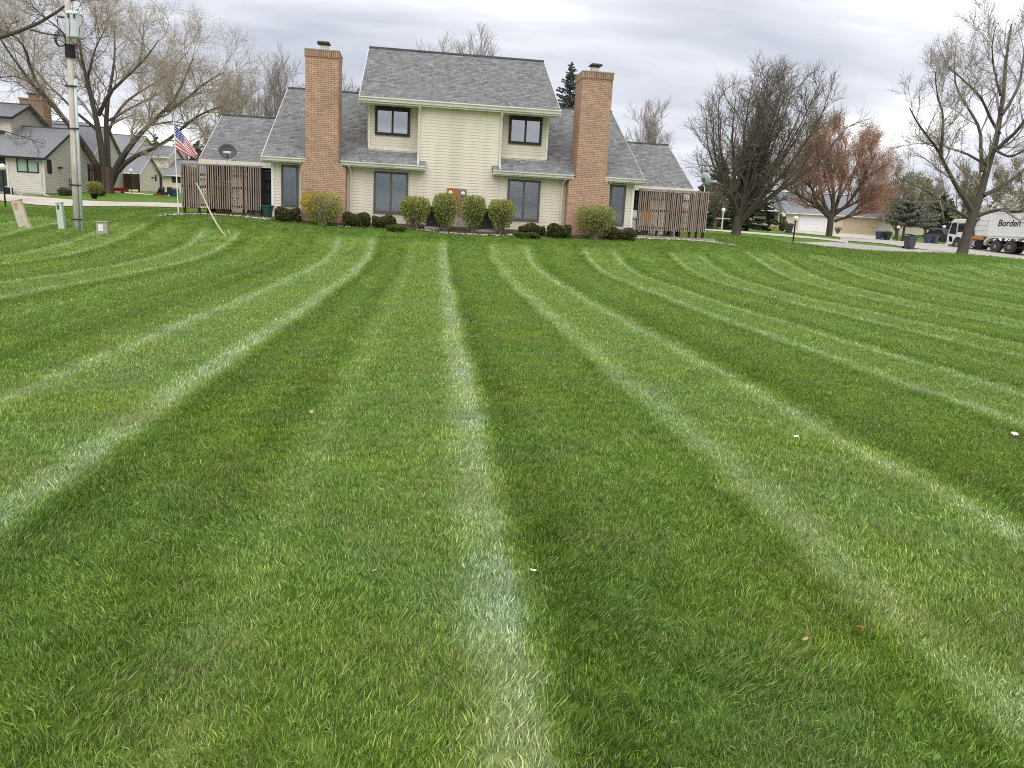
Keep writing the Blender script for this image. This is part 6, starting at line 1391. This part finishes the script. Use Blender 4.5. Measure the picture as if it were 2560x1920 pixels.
TB('side_window', 'dark_glass', MB().prism([(5.92, 1.152, 1.35), (6.92, 1.152, 1.42), (6.62, 1.152, 2.34), (5.95, 1.152, 2.34)], (0, .012, 0)), cb_)
TB('low_window', 'dark_glass', MB().prism([(6.25, 1.152, .72), (6.75, 1.152, .76), (6.82, 1.152, 1.22), (6.35, 1.152, 1.15)], (0, .012, 0)), cb_)
TB('windscreen', 'dark_glass', MB().prism([(7.115, -1.0, 1.42), (7.115, 1.0, 1.42), (6.80, 1.0, 2.42), (6.80, -1.0, 2.42)], (.012, 0, .004)), cb_)
TB('door_line', 'truck_black', MB().box((5.82, 1.152, .7), (5.84, 1.158, 2.45)), cb_); TB('mirror', 'iron', MB().box((7.0, 1.25, 1.75), (7.1, 1.45, 2.2)).tube([(6.7, 1.15, 2.2), (7.05, 1.35, 2.2)], .02, 6), cb_)
TB('bumper', 'truck_white', MB().box((6.9, -1.18, .35), (7.22, 1.18, .62)), bevel=.03)
TB('wheel_arch', 'truck_black', MB().tube([(5.55, 1.10, .56), (5.55, 1.156, .56)], .62, 20), cb_)
TB('toolbox', 'truck_orange', MB().box((2.25, .75, 1.02), (3.75, 1.2, 1.27)), bevel=.02)
tk = TB('fuel_tank', 'metal', MB().tube([(3.15, .85, .72), (4.0, .85, .72)], .33, 16))
for x in (3.3, 3.85): TB('strap', 'white_trim', MB().tube([(x-.03, .85, .72), (x+.03, .85, .72)], .34, 16), tk)
TB('battery_box', 'truck_black', MB().box((2.2, .5, .25), (3.05, 1.15, .95)), bevel=.05); TB('air_tank', 'siding_tan', MB().lathe([(.02, 0), (.17, .06), (.21, .2), (.17, .34), (.02, .40)], 14, (1.95, .95, .55)), smooth=True)
def twheel(x, y, s):
    w_ = TB('wheel', 'tyre', MB().lathe([(.40, -.14), (.50, -.13), (.52, -.08), (.52, .08), (.50, .13), (.40, .14)], 26)); w_.rotation_euler = (PI/2, 0, 0); w_.location = (x, y, .52)
    r_ = MB().lathe([(.40, -.10), (.38, -.15), (.30, -.10), (.20, -.08), (.17, -.16), (.10, -.18), (.02, -.18)], 20).build('rim', 'rim', w_)
    for k in range(8): a = 2*PI*k/8; MB().tube([(.24*math.cos(a), .24*math.sin(a), -.085), (.24*math.cos(a), .24*math.sin(a), -.12)], .018, 6).build('lug_nut', 'metal', w_)
for x in (-.68, .68, 5.55): twheel(TX(x), 1.04, 1); twheel(TX(x), -1.04, -1)
cu = bpy.data.curves.new('lettering', 'FONT'); cu.body = 'Borden'; cu.size = .72; cu.shear = .18; cu.offset = .012; cu.extrude = .004; cu.align_x = 'CENTER'
lo = bpy.data.objects.new('lettering_curve', cu); COL.objects.link(lo); dg = bpy.context.evaluated_depsgraph_get(); me = bpy.data.meshes.new_from_object(lo.evaluated_get(dg)); bpy.data.objects.remove(lo)
me.materials.clear(); lo = link('lettering', me, 'lettering', body); lo.rotation_euler = (PI/2, 0, PI); lo.location = (-.35, by+.012, 2.12)
MB().prism([(-.62, by+.004, 2.98), (-.50, by+.004, 2.84), (-.62, by+.004, 2.70), (-.76, by+.004, 2.84)], (0, .01, 0)).build('logo', 'logo_yellow', body); MB().prism([(-.72, by+.004, 3.0), (-.66, by+.004, 2.93), (-.72, by+.004, 2.87), (-.78, by+.004, 2.93)], (0, .01, 0)).build('logo', 'logo_yellow', body)
print('objects', len(bpy.data.objects))
